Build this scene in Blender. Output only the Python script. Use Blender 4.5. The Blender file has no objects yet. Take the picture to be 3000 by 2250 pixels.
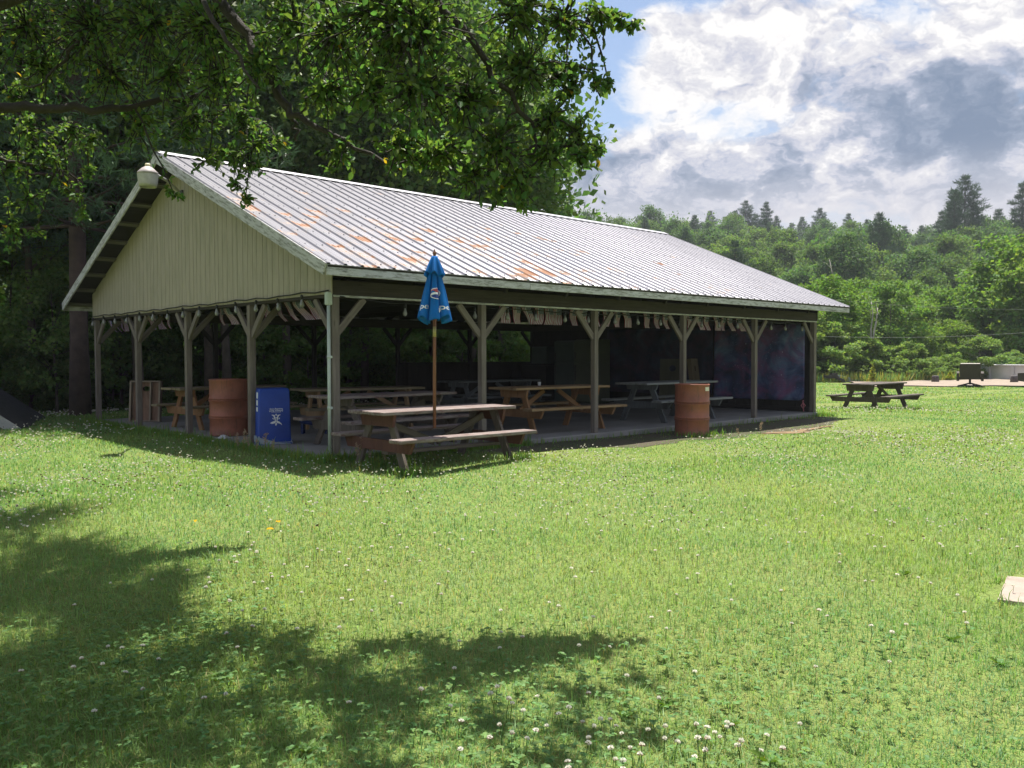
import bpy, math, random
import numpy as np
from mathutils import Vector, Matrix
random.seed(7); RNG = np.random.default_rng(7)
R = math.radians
sc = bpy.context.scene
COL = sc.collection

# ------------------------------------------------------------------ camera
CAM = np.array([-5.647, -9.25, 1.252]); YAW, PITCH, ROLL, FPX = R(46.83), R(-1.85), R(-.124), 2500.0
FW = np.array([math.cos(YAW)*math.cos(PITCH), math.sin(YAW)*math.cos(PITCH), math.sin(PITCH)])
_r = np.array([math.sin(YAW), -math.cos(YAW), 0.]); _u = np.cross(_r, FW)
RT = _r*math.cos(ROLL)+_u*math.sin(ROLL); UP = -_r*math.sin(ROLL)+_u*math.cos(ROLL)
cam = bpy.data.cameras.new('camera'); camo = bpy.data.objects.new('camera', cam); COL.objects.link(camo)
cam.sensor_width = 36; cam.lens = 36*FPX/3000; cam.clip_end = 3000; cam.clip_start = .05
m = Matrix(((RT[0], UP[0], -FW[0], CAM[0]), (RT[1], UP[1], -FW[1], CAM[1]), (RT[2], UP[2], -FW[2], CAM[2]), (0, 0, 0, 1)))
camo.matrix_world = m; sc.camera = camo
def ray(x, y): return FW+RT*(x-1500)/FPX-UP*(y-1125)/FPX          # photo measurement -> direction
def at(x, y, d): return CAM+ray(x, y)*d
def unx(x, y, X): d = ray(x, y); return CAM+d*(X-CAM[0])/d[0]
def uny(x, y, Y): d = ray(x, y); return CAM+d*(Y-CAM[1])/d[1]
def unz(x, y, Z): d = ray(x, y); return CAM+d*(Z-CAM[2])/d[2]
def lat(l, d):                                                   # ground position by sideways / forward metres
    return CAM[0]+d*.684+l*.729, CAM[1]+d*.729-l*.684

# ------------------------------------------------------------------ object helpers
def link(o, parent=None):
    COL.objects.link(o)
    if parent is not None: o.parent = parent
    return o
def tag(o, label=None, cat=None, group=None, kind=None):
    if label: o['label'] = label
    if cat: o['category'] = cat
    if group: o['group'] = group
    if kind: o['kind'] = kind
    return o
def thing(name, label, cat, loc=(0, 0, 0), rz=0, group=None):
    o = bpy.data.objects.new(name, None); link(o); o.location = loc; o.rotation_euler = (0, 0, rz); o.empty_display_size = .2
    return tag(o, label, cat, group)
def copy_tree(o, parent=None):
    c = o.copy(); COL.objects.link(c); c.parent = parent
    for ch in list(o.children): copy_tree(ch, c)
    return c

class MB:
    def __init__(s): s.v = []; s.f = []; s.m = []; s.l = []; s.sm = []
    def add(s, vs, fs, mat=0, loc=None, smooth=False):
        b = len(s.v); s.v += [tuple(map(float, v)) for v in vs]
        s.l += [tuple(map(float, v)) for v in (vs if loc is None else loc)]
        for f in fs: s.f.append(tuple(b+i for i in f)); s.m.append(mat); s.sm.append(smooth)
        return s
    def box(s, c, size, rot=None, ch=0., mat=0):
        c = np.array(c, float); h = np.array(size, float)/2; rot = np.eye(3) if rot is None else np.array(rot)
        ch = min(ch, h.min()*.45)
        o = np.argsort(-h); off = RNG.random(3)*9
        vs = []; idx = {}
        sg = [(a, b, d) for a in (-1, 1) for b in (-1, 1) for d in (-1, 1)]
        if ch <= 0:
            vs = [np.array(q)*h for q in sg]
            fs = [(0, 1, 3, 2), (4, 6, 7, 5), (0, 4, 5, 1), (2, 3, 7, 6), (0, 2, 6, 4), (1, 5, 7, 3)]
        else:
            for q in sg:
                for ax in range(3):
                    p = np.array(q)*h
                    for k in range(3):
                        if k != ax: p[k] -= q[k]*ch
                    idx[q, ax] = len(vs); vs.append(p)
            fs = []
            for ax in range(3):
                a, b = [k for k in range(3) if k != ax]
                for sx in (-1, 1):
                    lp = []
                    for (p, q) in ((-1, -1), (1, -1), (1, 1), (-1, 1)):
                        t = [0, 0, 0]; t[ax] = sx; t[a] = p; t[b] = q; lp.append(idx[tuple(t), ax])
                    fs.append(lp)
                for p in (-1, 1):
                    for q in (-1, 1):
                        t = [0, 0, 0]; t[a] = p; t[b] = q; t0 = list(t); t1 = list(t); t0[ax] = -1; t1[ax] = 1
                        fs.append((idx[tuple(t0), a], idx[tuple(t1), a], idx[tuple(t1), b], idx[tuple(t0), b]))
            for q in sg: fs.append(tuple(idx[q, k] for k in range(3)))
            cen = np.zeros(3); ff = []
            for f in fs:
                P = [vs[i] for i in f]; n = np.cross(P[1]-P[0], P[2]-P[0])
                ff.append(tuple(f) if n@(sum(P)/len(P)) > 0 else tuple(f)[::-1])
            fs = ff
        V = [c+rot@p for p in vs]; L = [np.array(p)[o]+off for p in vs]
        return s.add(V, fs, mat, L)
    def bar(s, p0, p1, w, h, up=(0, 0, 1), ch=.004, mat=0):       # w sideways, h along up
        p0 = np.array(p0, float); p1 = np.array(p1, float); d = p1-p0; L = np.linalg.norm(d); x = d/L
        y = np.cross(np.array(up, float), x); y /= np.linalg.norm(y); z = np.cross(x, y)
        return s.box((p0+p1)/2, (L, w, h), np.array([x, y, z]).T, ch, mat)
    def tube(s, pts, rad, n=8, mat=0, cap=True):
        pts = [np.array(p, float) for p in pts]; k = len(pts)
        if not hasattr(rad, '__len__'): rad = [rad]*k
        vs = []; ls = []; fs = []; u = None; acc = 0; off = random.random()*9
        for i, p in enumerate(pts):
            t = pts[min(i+1, k-1)]-pts[max(i-1, 0)]; t = t/(np.linalg.norm(t)+1e-9)
            if u is None:
                u = np.cross(t, (0, 0, 1.) if abs(t[2]) < .9 else (1., 0, 0))
            u = u-t*(u@t); u /= np.linalg.norm(u)+1e-9; w = np.cross(t, u)
            if i: acc += np.linalg.norm(p-pts[i-1])
            for j in range(n):
                a = 2*math.pi*j/n; vs.append(p+rad[i]*(u*math.cos(a)+w*math.sin(a))); ls.append((acc+off, rad[i]*math.cos(a), rad[i]*math.sin(a)))
        for i in range(k-1):
            for j in range(n): fs.append((i*n+j, i*n+(j+1) % n, (i+1)*n+(j+1) % n, (i+1)*n+j))
        if cap: fs += [tuple(range(n))[::-1], tuple((k-1)*n+j for j in range(n))]
        return s.add(vs, fs, mat, ls, True)
    def lathe(s, prof, n=24, c=(0, 0, 0), mat=0, cap=True):
        vs = []; fs = []
        for r, z in prof:
            for j in range(n):
                a = 2*math.pi*j/n; vs.append((c[0]+r*math.cos(a), c[1]+r*math.sin(a), c[2]+z))
        k = len(prof)
        for i in range(k-1):
            for j in range(n): fs.append((i*n+j, i*n+(j+1) % n, (i+1)*n+(j+1) % n, (i+1)*n+j))
        if cap: fs += [tuple(range(n))[::-1], tuple((k-1)*n+j for j in range(n))]
        return s.add(vs, fs, mat, None, True)
    def prism(s, poly, o, ex, ey, ez, t, mat=0):                   # polygon in plane (ex, ey), thickness t along ez
        o, ex, ey, ez = [np.array(q, float) for q in (o, ex, ey, ez)]; n = len(poly); off = RNG.random(3)*9
        V = [o+ex*x+ey*y for x, y in poly]+[o+ex*x+ey*y+ez*t for x, y in poly]
        L = [np.array((y, x, 0))+off for x, y in poly]+[np.array((y, x, t))+off for x, y in poly]
        F = [tuple(range(n))[::-1], tuple(range(n, 2*n))]+[(i, (i+1) % n, n+(i+1) % n, n+i) for i in range(n)]
        return s.add(V, F, mat, L)
    def grid(s, fn, nu, nv, mat=0, smooth=True, loc=None):
        V = [fn(i/nu, j/nv) for j in range(nv+1) for i in range(nu+1)]
        L = [loc(i/nu, j/nv) if loc else (i/nu, j/nv, 0) for j in range(nv+1) for i in range(nu+1)]
        F = [(j*(nu+1)+i, j*(nu+1)+i+1, (j+1)*(nu+1)+i+1, (j+1)*(nu+1)+i) for j in range(nv) for i in range(nu)]
        return s.add(V, F, mat, L, smooth)
    def build(s, name, mats, parent=None, loc=None):
        me = bpy.data.meshes.new(name); me.from_pydata(s.v, [], s.f)
        if not isinstance(mats, (list, tuple)): mats = [mats]
        for q in mats: me.materials.append(q)
        me.polygons.foreach_set('material_index', s.m); me.polygons.foreach_set('use_smooth', s.sm)
        a = me.attributes.new('loc', 'FLOAT_VECTOR', 'POINT'); a.data.foreach_set('vector', np.array(s.l, np.float32).ravel())
        me.update()
        o = bpy.data.objects.new(name, me); link(o, parent)
        if loc is not None: o.location = loc
        return o

def mesh_np(name, V, F, mats, col=None, parent=None, mi=None, smooth=False):
    V = np.asarray(V, np.float32).reshape(-1, 3); F = np.asarray(F, np.int32); k, n = F.shape
    me = bpy.data.meshes.new(name); me.vertices.add(len(V)); me.vertices.foreach_set('co', V.ravel())
    me.loops.add(k*n); me.loops.foreach_set('vertex_index', F.ravel())
    me.polygons.add(k); me.polygons.foreach_set('loop_start', np.arange(0, k*n, n, dtype=np.int32))
    me.polygons.foreach_set('loop_total', np.full(k, n, np.int32))
    if not isinstance(mats, (list, tuple)): mats = [mats]
    for q in mats: me.materials.append(q)
    if mi is not None: me.polygons.foreach_set('material_index', np.asarray(mi, np.int32))
    if smooth: me.polygons.foreach_set('use_smooth', np.ones(k, bool))
    if col is not None:
        a = me.attributes.new('col', 'FLOAT_COLOR', 'POINT'); c = np.ones((len(V), 4), np.float32); c[:, :3] = col
        a.data.foreach_set('color', c.ravel())
    me.update(calc_edges=True)
    o = bpy.data.objects.new(name, me); link(o, parent); return o

# ------------------------------------------------------------------ material helpers
def newmat(name):
    m = bpy.data.materials.new(name); m.use_nodes = True; nt = m.node_tree
    return m, nt, nt.nodes['Principled BSDF']
def nd(nt, typ, ins=None, **kw):
    n = nt.nodes.new(typ)
    for k, v in kw.items(): setattr(n, k, v)
    for k, v in (ins or {}).items():
        if isinstance(v, bpy.types.NodeSocket): nt.links.new(v, n.inputs[k])
        else: n.inputs[k].default_value = v
    return n
def c4(c): return (*c, 1) if len(c) == 3 else c
def math_(nt, op, a, b=0., c=0.):
    return nd(nt, 'ShaderNodeMath', {0: a, 1: b, 2: c}, operation=op).outputs[0]
def vmul(nt, v, sc_): return nd(nt, 'ShaderNodeVectorMath', {0: v, 1: sc_}, operation='MULTIPLY').outputs[0]
def noise(nt, vec, scale, detail=4, rough=.55, dist=0.):
    return nd(nt, 'ShaderNodeTexNoise', {'Vector': vec, 'Scale': scale, 'Detail': detail, 'Roughness': rough, 'Distortion': dist}).outputs['Fac']
def ramp(nt, fac, stops):
    n = nd(nt, 'ShaderNodeValToRGB', {'Fac': fac}); e = n.color_ramp.elements
    while len(e) < len(stops): e.new(.5)
    for q, (p, c) in zip(e, stops): q.position = p; q.color = c4(c) if hasattr(c, '__len__') else (c, c, c, 1)
    return n.outputs['Color']
def mix(nt, fac, a, b):
    n = nd(nt, 'ShaderNodeMix', data_type='RGBA')
    for i, v in ((0, fac), (6, a), (7, b)):
        if isinstance(v, bpy.types.NodeSocket): nt.links.new(v, n.inputs[i])
        else: n.inputs[i].default_value = v if i == 0 else c4(v)
    return n.outputs[2]
def bump(nt, bs, h, strength=.4, dist=.01):
    b = nd(nt, 'ShaderNodeBump', {'Height': h, 'Strength': strength, 'Distance': dist}); nt.links.new(b.outputs[0], bs.inputs['Normal'])
def locattr(nt): return nd(nt, 'ShaderNodeAttribute', attribute_name='loc').outputs['Vector']
def objco(nt): return nd(nt, 'ShaderNodeTexCoord').outputs['Object']
def wood(name, c1, c2, paint=None, cover=.5, dark=(.03, .026, .022), rough=.75, knots=True):
    m, nt, bs = newmat(name); v = locattr(nt)
    g = noise(nt, vmul(nt, v, (1.3, 26, 26)), 1.6, 5, .6, .6)
    fine = noise(nt, vmul(nt, v, (3, 140, 140)), 1.2, 3, .6)
    big = noise(nt, vmul(nt, v, (1.4, 5, 5)), 1.3, 4, .6)
    col = ramp(nt, g, [(.3, c1), (.7, c2)])
    col = mix(nt, math_(nt, 'MULTIPLY', ramp(nt, big, [(.45, 0.), (.75, 1.)]), .5), col, dark)
    if paint:
        pf = ramp(nt, noise(nt, vmul(nt, v, (4, 22, 22)), 1.5, 6, .7), [(cover-.06, 0.), (cover+.06, 1.)])
        pf = math_(nt, 'MULTIPLY', pf, 1.)
        pc = mix(nt, ramp(nt, big, [(.4, 0.), (.8, .5)]), paint, tuple(.6*q for q in paint))
        col = mix(nt, pf, pc, col)
    if knots:
        k = nd(nt, 'ShaderNodeTexVoronoi', {'Vector': vmul(nt, v, (2.2, 9, 9)), 'Scale': 1.}).outputs['Distance']
        col = mix(nt, ramp(nt, k, [(.04, .75), (.13, 0.)]), col, dark)
    col = mix(nt, math_(nt, 'MULTIPLY', fine, .45), col, dark)
    nt.links.new(col, bs.inputs['Base Color']); bs.inputs['Roughness'].default_value = rough
    bs.inputs['Specular IOR Level'].default_value = .25
    bump(nt, bs, math_(nt, 'ADD', g, fine), .45, .004)
    return m
def plain(name, c, rough=.6, var=.25, scale=6., metal=0., spec=.4, bmp=.1, c2=None):
    m, nt, bs = newmat(name); v = objco(nt)
    n = noise(nt, v, scale, 6, .6)
    col = mix(nt, ramp(nt, n, [(.3, 0.), (.75, 1.)]), c, c2 or tuple(q*(1-var*1.5) for q in c))
    nt.links.new(col, bs.inputs['Base Color']); bs.inputs['Roughness'].default_value = rough
    bs.inputs['Metallic'].default_value = metal; bs.inputs['Specular IOR Level'].default_value = spec
    if bmp: bump(nt, bs, noise(nt, v, scale*8, 4), bmp, .01)
    return m
def leafmat(name, trans=.4, rough=.42, spec=.35, tint=(1.25, 1.35, .55)):
    m, nt, bs = newmat(name)
    c = nd(nt, 'ShaderNodeAttribute', attribute_name='col').outputs['Color']
    nt.links.new(c, bs.inputs['Base Color']); bs.inputs['Roughness'].default_value = rough; bs.inputs['Specular IOR Level'].default_value = spec
    tr = nd(nt, 'ShaderNodeBsdfTranslucent', {'Color': nd(nt, 'ShaderNodeVectorMath', {0: c, 1: tint}, operation='MULTIPLY').outputs[0]})
    mx = nd(nt, 'ShaderNodeMixShader', {0: trans, 1: bs.outputs[0], 2: tr.outputs[0]})
    nt.links.new(mx.outputs[0], nt.nodes['Material Output'].inputs['Surface'])
    return m

# ------------------------------------------------------------------ sun, sky
SUN = np.array([.2, .17, 1.]); SUN /= np.linalg.norm(SUN)
EL = math.asin(SUN[2]); AZ = math.atan2(SUN[0], SUN[1])
sl = bpy.data.lights.new('sun', 'SUN'); sl.energy = 5.0; sl.angle = R(.53); sl.color = (1, .95, .86)
so = link(bpy.data.objects.new('sun', sl)); so.rotation_euler = Vector(-SUN).to_track_quat('-Z', 'Y').to_euler(); so.location = (0, 0, 40)
world = bpy.data.worlds.new('World'); sc.world = world; world.use_nodes = True
def build_world():
    nt = world.node_tree; bg = nt.nodes['Background']; out = nt.nodes['World Output']
    sky = nd(nt, 'ShaderNodeTexSky', sky_type='NISHITA', sun_disc=False, sun_elevation=EL, sun_rotation=AZ, air_density=1.0, dust_density=1.5, ozone_density=1.6)
    nt.links.new(sky.outputs[0], bg.inputs['Color']); bg.inputs['Strength'].default_value = .075
    d = nd(nt, 'ShaderNodeTexCoord').outputs['Generated']
    z = nd(nt, 'ShaderNodeSeparateXYZ', {0: d}).outputs[2]
    def dot(v): return nd(nt, 'ShaderNodeVectorMath', {0: d, 1: tuple(v)}, operation='DOT_PRODUCT').outputs['Value']
    f2 = (math.cos(YAW), math.sin(YAW), 0); r2 = (math.sin(YAW), -math.cos(YAW), 0)
    df = math_(nt, 'MAXIMUM', dot(f2), .08)
    u = math_(nt, 'DIVIDE', dot(r2), df); w = math_(nt, 'DIVIDE', z, df)
    uv = nd(nt, 'ShaderNodeCombineXYZ', {0: u, 1: w, 2: 0.}).outputs[0]
    # cloud layer: puffs seen on a plane that flattens toward the horizon
    zz = math_(nt, 'ADD', math_(nt, 'MAXIMUM', z, 0.), .55)
    pl = nd(nt, 'ShaderNodeVectorMath', {0: d, 1: nd(nt, 'ShaderNodeCombineXYZ', {0: zz, 1: zz, 2: zz}).outputs[0]}, operation='DIVIDE').outputs[0]
    warp = nd(nt, 'ShaderNodeTexNoise', {'Vector': pl, 'Scale': 5., 'Detail': 5, 'Roughness': .6}).outputs['Color']
    pw = nd(nt, 'ShaderNodeVectorMath', {0: nd(nt, 'ShaderNodeVectorMath', {0: warp, 1: (.5, .5, .5)}, operation='SUBTRACT').outputs[0], 1: (.3, .3, .3), 2: pl}, operation='MULTIPLY_ADD').outputs[0]
    n1 = noise(nt, pw, 4.2, 13, .58); n2 = noise(nt, pw, 13., 10, .62)
    off = nd(nt, 'ShaderNodeVectorMath', {0: pw, 1: (.03, .02, .035)}, operation='ADD').outputs[0]
    n1b = noise(nt, off, 4.2, 9, .56)
    def blob(px, py, sx, sy, amp):
        q = nd(nt, 'ShaderNodeVectorMath', {0: uv, 1: ((px-1500)/2500, (1044-py)/2500, 0)}, operation='SUBTRACT').outputs[0]
        q = vmul(nt, q, (2500/sx, 2500/sy, 0))
        l2 = nd(nt, 'ShaderNodeVectorMath', {0: q, 1: q}, operation='DOT_PRODUCT').outputs['Value']
        return math_(nt, 'MULTIPLY', math_(nt, 'POWER', 2.71828, math_(nt, 'MULTIPLY', l2, -1.)), amp)
    D = math_(nt, 'ADD', math_(nt, 'MULTIPLY', n1, 2.0), math_(nt, 'MULTIPLY', n2, .4))
    for bb in SKY_BLOBS: D = math_(nt, 'ADD', D, blob(*bb))
    K = 0.
    for bb in SKY_DARK: K = math_(nt, 'ADD', K, blob(*bb))
    mr = nd(nt, 'ShaderNodeMapRange', {'Value': D, 1: 1.05, 2: 1.40, 3: 0., 4: 1.}, interpolation_type='SMOOTHSTEP').outputs[0]
    core = nd(nt, 'ShaderNodeMapRange', {'Value': D, 1: 1.12, 2: 2.1, 3: .05, 4: .44}).outputs[0]
    rel = math_(nt, 'MULTIPLY', math_(nt, 'SUBTRACT', n1b, n1), 4.6)          # relief: side away from the sun is darker
    tone = math_(nt, 'ADD', math_(nt, 'ADD', core, math_(nt, 'MULTIPLY', math_(nt, 'SUBTRACT', .5, n2), .9)), math_(nt, 'ADD', K, rel))
    ccol = ramp(nt, tone, [(0., (1.04, 1.02, 1.01)), (.10, (.88, .87, .90)), (.24, (.74, .74, .81)), (.40, (.58, .61, .73)), (.55, (.38, .44, .57)), (.8, (.25, .32, .45)), (1., (.20, .27, .40))])
    hz = nd(nt, 'ShaderNodeMapRange', {'Value': z, 1: .12, 2: .225, 3: .95, 4: 0.}, interpolation_type='SMOOTHSTEP').outputs[0]
    ccol = mix(nt, math_(nt, 'MULTIPLY', hz, .9), ccol, (.74, .725, .78))
    al = math_(nt, 'MAXIMUM', mr, hz)
    bg2 = nd(nt, 'ShaderNodeBackground', {'Color': ccol, 'Strength': CLOUD})
    mx = nd(nt, 'ShaderNodeMixShader', {0: al, 1: bg.outputs[0], 2: bg2.outputs[0]})
    nt.links.new(mx.outputs[0], out.inputs['Surface'])
CLOUD = .46
SKY_BLOBS = ((2840, 400, 300, 230, .45), (2960, 130, 300, 140, .4), (2130, 130, 240, 160, .34), (2480, 180, 260, 150, .34), (1930, 520, 260, 110, .26), (2400, 500, 340, 90, .26), (2300, 610, 900, 75, .3), (1560, 60, 60, 60, .35),
             (1690, 110, 170, 190, -.8), (2260, 375, 260, 50, -.04), (1620, 400, 150, 70, -.3), (1900, 470, 200, 90, .2), (2010, 0, 120, 45, -.5), (2080, 330, 120, 40, -.2))
SKY_DARK = ((2930, 400, 300, 230, .27), (2980, 170, 240, 160, .14), (2330, 290, 160, 40, .18), (2050, 575, 150, 30, .12), (2560, 560, 120, 40, .1), (2260, 410, 240, 45, .12), (2120, 120, 260, 130, -.1), (2400, 90, 220, 100, -.12))
build_world()
vs = sc.view_settings; sc.display_settings.display_device = 'sRGB'
vs.view_transform = 'Standard'; vs.look = 'None'; vs.gamma = 1; vs.use_curve_mapping = False; vs.exposure = 1.1
cy = sc.cycles; cy.max_bounces = 7; cy.diffuse_bounces = 4; cy.glossy_bounces = 3; cy.transmission_bounces = 4; cy.transparent_max_bounces = 6
cy.use_denoising = True; cy.use_adaptive_sampling = True; cy.adaptive_threshold = .015; cy.sample_clamp_indirect = 6; cy.caustics_reflective = False; cy.caustics_refractive = False

# ------------------------------------------------------------------ ground
PX, PY_ = 12.2, 8.89                                               # slab size
def sstep(t): t = np.clip(t, 0, 1); return t*t*(3-2*t)
def ground(x, y):
    x = np.asarray(x, float); y = np.asarray(y, float)
    dx = np.maximum(np.maximum(-x, x-PX), 0); dy = np.maximum(np.maximum(-y, y-PY_), 0); d = np.hypot(dx, dy)
    g = -.035-.06*sstep(x/6)*(y < 3)-.19*sstep(d/9)
    g = g+(.018*np.sin(x*1.3+.6*y)+.014*np.sin(y*1.9-x*.7)+.01*np.sin(3.1*x+1.7*y))*sstep(d/2)
    dep = (x-CAM[0])*.684+(y-CAM[1])*.729; l = (x-CAM[0])*.729-(y-CAM[1])*.684
    r = np.hypot(dep, l)
    hill = sstep((r-75)/190)*(29-8.5*sstep((l/np.maximum(dep, 1)-.15)/.4))*(dep > 0)
    return g+hill+.9*np.sin(x*.05)*np.cos(y*.043)*sstep((r-70)/60)
# ---- materials of the setting
def mat_ground():
    m, nt, bs = newmat('lawn_soil'); v = objco(nt)
    a = noise(nt, v, .5, 5, .6); b = noise(nt, v, 9, 6, .65); c = noise(nt, v, 70, 3, .6)
    col = mix(nt, ramp(nt, a, [(.35, 0.), (.65, 1.)]), (.17, .24, .06), (.20, .24, .075))
    col = mix(nt, ramp(nt, b, [(.45, 0.), (.8, .6)]), col, (.16, .14, .06))
    col = mix(nt, ramp(nt, c, [(.3, .55), (.6, 0.)]), col, (.03, .045, .012))
    dd = nd(nt, 'ShaderNodeVectorMath', {0: v, 1: (float(CAM[0]), float(CAM[1]), 0)}, operation='DISTANCE').outputs['Value']
    col = mix(nt, nd(nt, 'ShaderNodeMapRange', {'Value': math_(nt, 'ADD', dd, math_(nt, 'MULTIPLY', a, 20.)), 1: 78, 2: 92, 3: 0., 4: 1.}).outputs[0], col, (.03, .045, .018))   # forest floor on the hill
    nt.links.new(col, bs.inputs['Base Color']); bs.inputs['Roughness'].default_value = .9; bs.inputs['Specular IOR Level'].default_value = .1
    bump(nt, bs, c, .6, .03); return m
G_GRASS = mat_ground()
def spaced(lo, hi, n, c, k):
    t = np.linspace(-1, 1, n); s = np.sinh(k*t)/math.sinh(k)
    return np.where(s < 0, c+s*(c-lo), c+s*(hi-c))
gx = spaced(-420, 620, 300, 3, 5.2); gy = spaced(-420, 620, 300, -2, 5.2)
XX, YY = np.meshgrid(gx, gy); ZZ = ground(XX, YY)
ins = (XX > -.02) & (XX < PX+.02) & (YY > -.02) & (YY < PY_+.02); ZZ[ins] = -.2
n_ = 300; ii = np.arange(n_-1)
F = np.stack([(ii[None]+ii[:, None]*n_), (ii[None]+1+ii[:, None]*n_), (ii[None]+1+(ii[:, None]+1)*n_), (ii[None]+(ii[:, None]+1)*n_)], -1).reshape(-1, 4)
gr = mesh_np('ground', np.stack([XX, YY, ZZ], -1), F, G_GRASS, smooth=True); tag(gr, kind='structure')

def patch(name, outline_fn, n, m_, mat, lift):
    mb = MB()
    def fn(u, v):
        x, y = outline_fn(u, v); return (x, y, float(ground(x, y))+lift)
    mb.grid(fn, n, m_); o = mb.build(name, mat); return tag(o, kind='structure')
def mat_dirt():
    m, nt, bs = newmat('mossy_dirt'); v = objco(nt)
    a = noise(nt, v, 1.6, 6, .65); b = noise(nt, v, 22, 5, .6)
    col = mix(nt, ramp(nt, a, [(.42, 0.), (.62, 1.)]), (.065, .052, .03), (.05, .06, .018))
    col = mix(nt, ramp(nt, b, [(.5, 0.), (.7, .7)]), col, (.035, .03, .02))
    nt.links.new(col, bs.inputs['Base Color']); bs.inputs['Roughness'].default_value = .95
    bump(nt, bs, b, .7, .03); return m
def dirt_out(u, v):
    x = 1.6+u*10.7; wob = .1*math.sin(3*x)+.06*math.sin(7.3*x+1); e = math.sin(math.pi*min(1, max(0, u*.93+.035)))**.45
    return x, -.02-v*(1.35+wob+.35*math.exp(-((x-9.6)/1.6)**2))*max(e, .02)
patch('dirt_strip', dirt_out, 90, 10, mat_dirt(), .005)
SAND = plain('sandy_soil', (.22, .15, .08), .95, .3, 7, bmp=.5)
def sand_out(u, v):
    a = u*2*math.pi; r = (.75+.35*math.sin(3*a+1)+.2*math.sin(7*a)+.12*math.sin(13*a+2))*v
    return 8.7+1.3*r*math.cos(a), -1.5+.2*r*math.sin(a)
patch('sand_patch', sand_out, 40, 5, SAND, .012)
DECK = plain('pool_deck_gravel', (.28, .225, .18), .95, .2, 1.2, bmp=.3)
def deck_out(u, v):
    L = -.5+u*14+17.5; d = 40.3+v*(9+3*u)-1.0*u+.25*math.sin(u*17); return lat(L+(1-u)*v*2.0, d)
patch('pool_deck', deck_out, 30, 10, DECK, .05)
def stone_out(u, v):
    P = [(-.12, -7.56), (.52, -7.42), (.72, -8.0), (.05, -8.1)]
    x = (1-u)*(1-v)*P[0][0]+u*(1-v)*P[1][0]+u*v*P[2][0]+(1-u)*v*P[3][0]; y = (1-u)*(1-v)*P[0][1]+u*(1-v)*P[1][1]+u*v*P[2][1]+(1-u)*v*P[3][1]
    return x, y
sx_, sy_ = [q for q in zip(*[stone_out(u, v) for u, v in ((0, 0), (1, 0), (1, 1), (0, 1))])]
gz = float(ground(.2, -7.8))
mb = MB(); mb.prism([(a, b) for a, b in zip(sx_, sy_)][::-1], (0, 0, gz-.05), (1, 0, 0), (0, 1, 0), (0, 0, 1), .066)
tag(mb.build('paving_stone', plain('pale_stone', (.34, .28, .235), .9, .25, 5, bmp=.4)), 'pale pinkish paving stone set in the grass at the right edge', 'paving stone')

# ------------------------------------------------------------------ pavilion
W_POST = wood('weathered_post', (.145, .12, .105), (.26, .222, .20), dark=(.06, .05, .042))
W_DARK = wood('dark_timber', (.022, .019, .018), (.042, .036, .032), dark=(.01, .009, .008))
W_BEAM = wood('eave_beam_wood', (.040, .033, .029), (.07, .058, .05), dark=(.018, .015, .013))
W_FASC = wood('peeling_white_paint', (.26, .26, .24), (.36, .36, .33), paint=(.62, .615, .64), cover=.53, dark=(.09, .09, .085))
def mat_siding():
    m, nt, bs = newmat('sage_siding'); v = locattr(nt)
    g = noise(nt, vmul(nt, v, (1.5, 30, 30)), 1.5, 5, .6); st = noise(nt, vmul(nt, v, (.8, 4, 4)), 2, 5, .65)
    col = mix(nt, ramp(nt, g, [(.3, 0.), (.7, 1.)]), (.365, .322, .25), (.30, .264, .20))
    col = mix(nt, ramp(nt, st, [(.46, 0.), (.74, .6)]), col, (.19, .19, .13))
    nt.links.new(col, bs.inputs['Base Color']); bs.inputs['Roughness'].default_value = .7; bump(nt, bs, g, .3, .003); return m
SIDING = mat_siding()
CONC = plain('slab_concrete', (.27, .26, .245), .85, .25, 1.1, bmp=.15)
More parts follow.
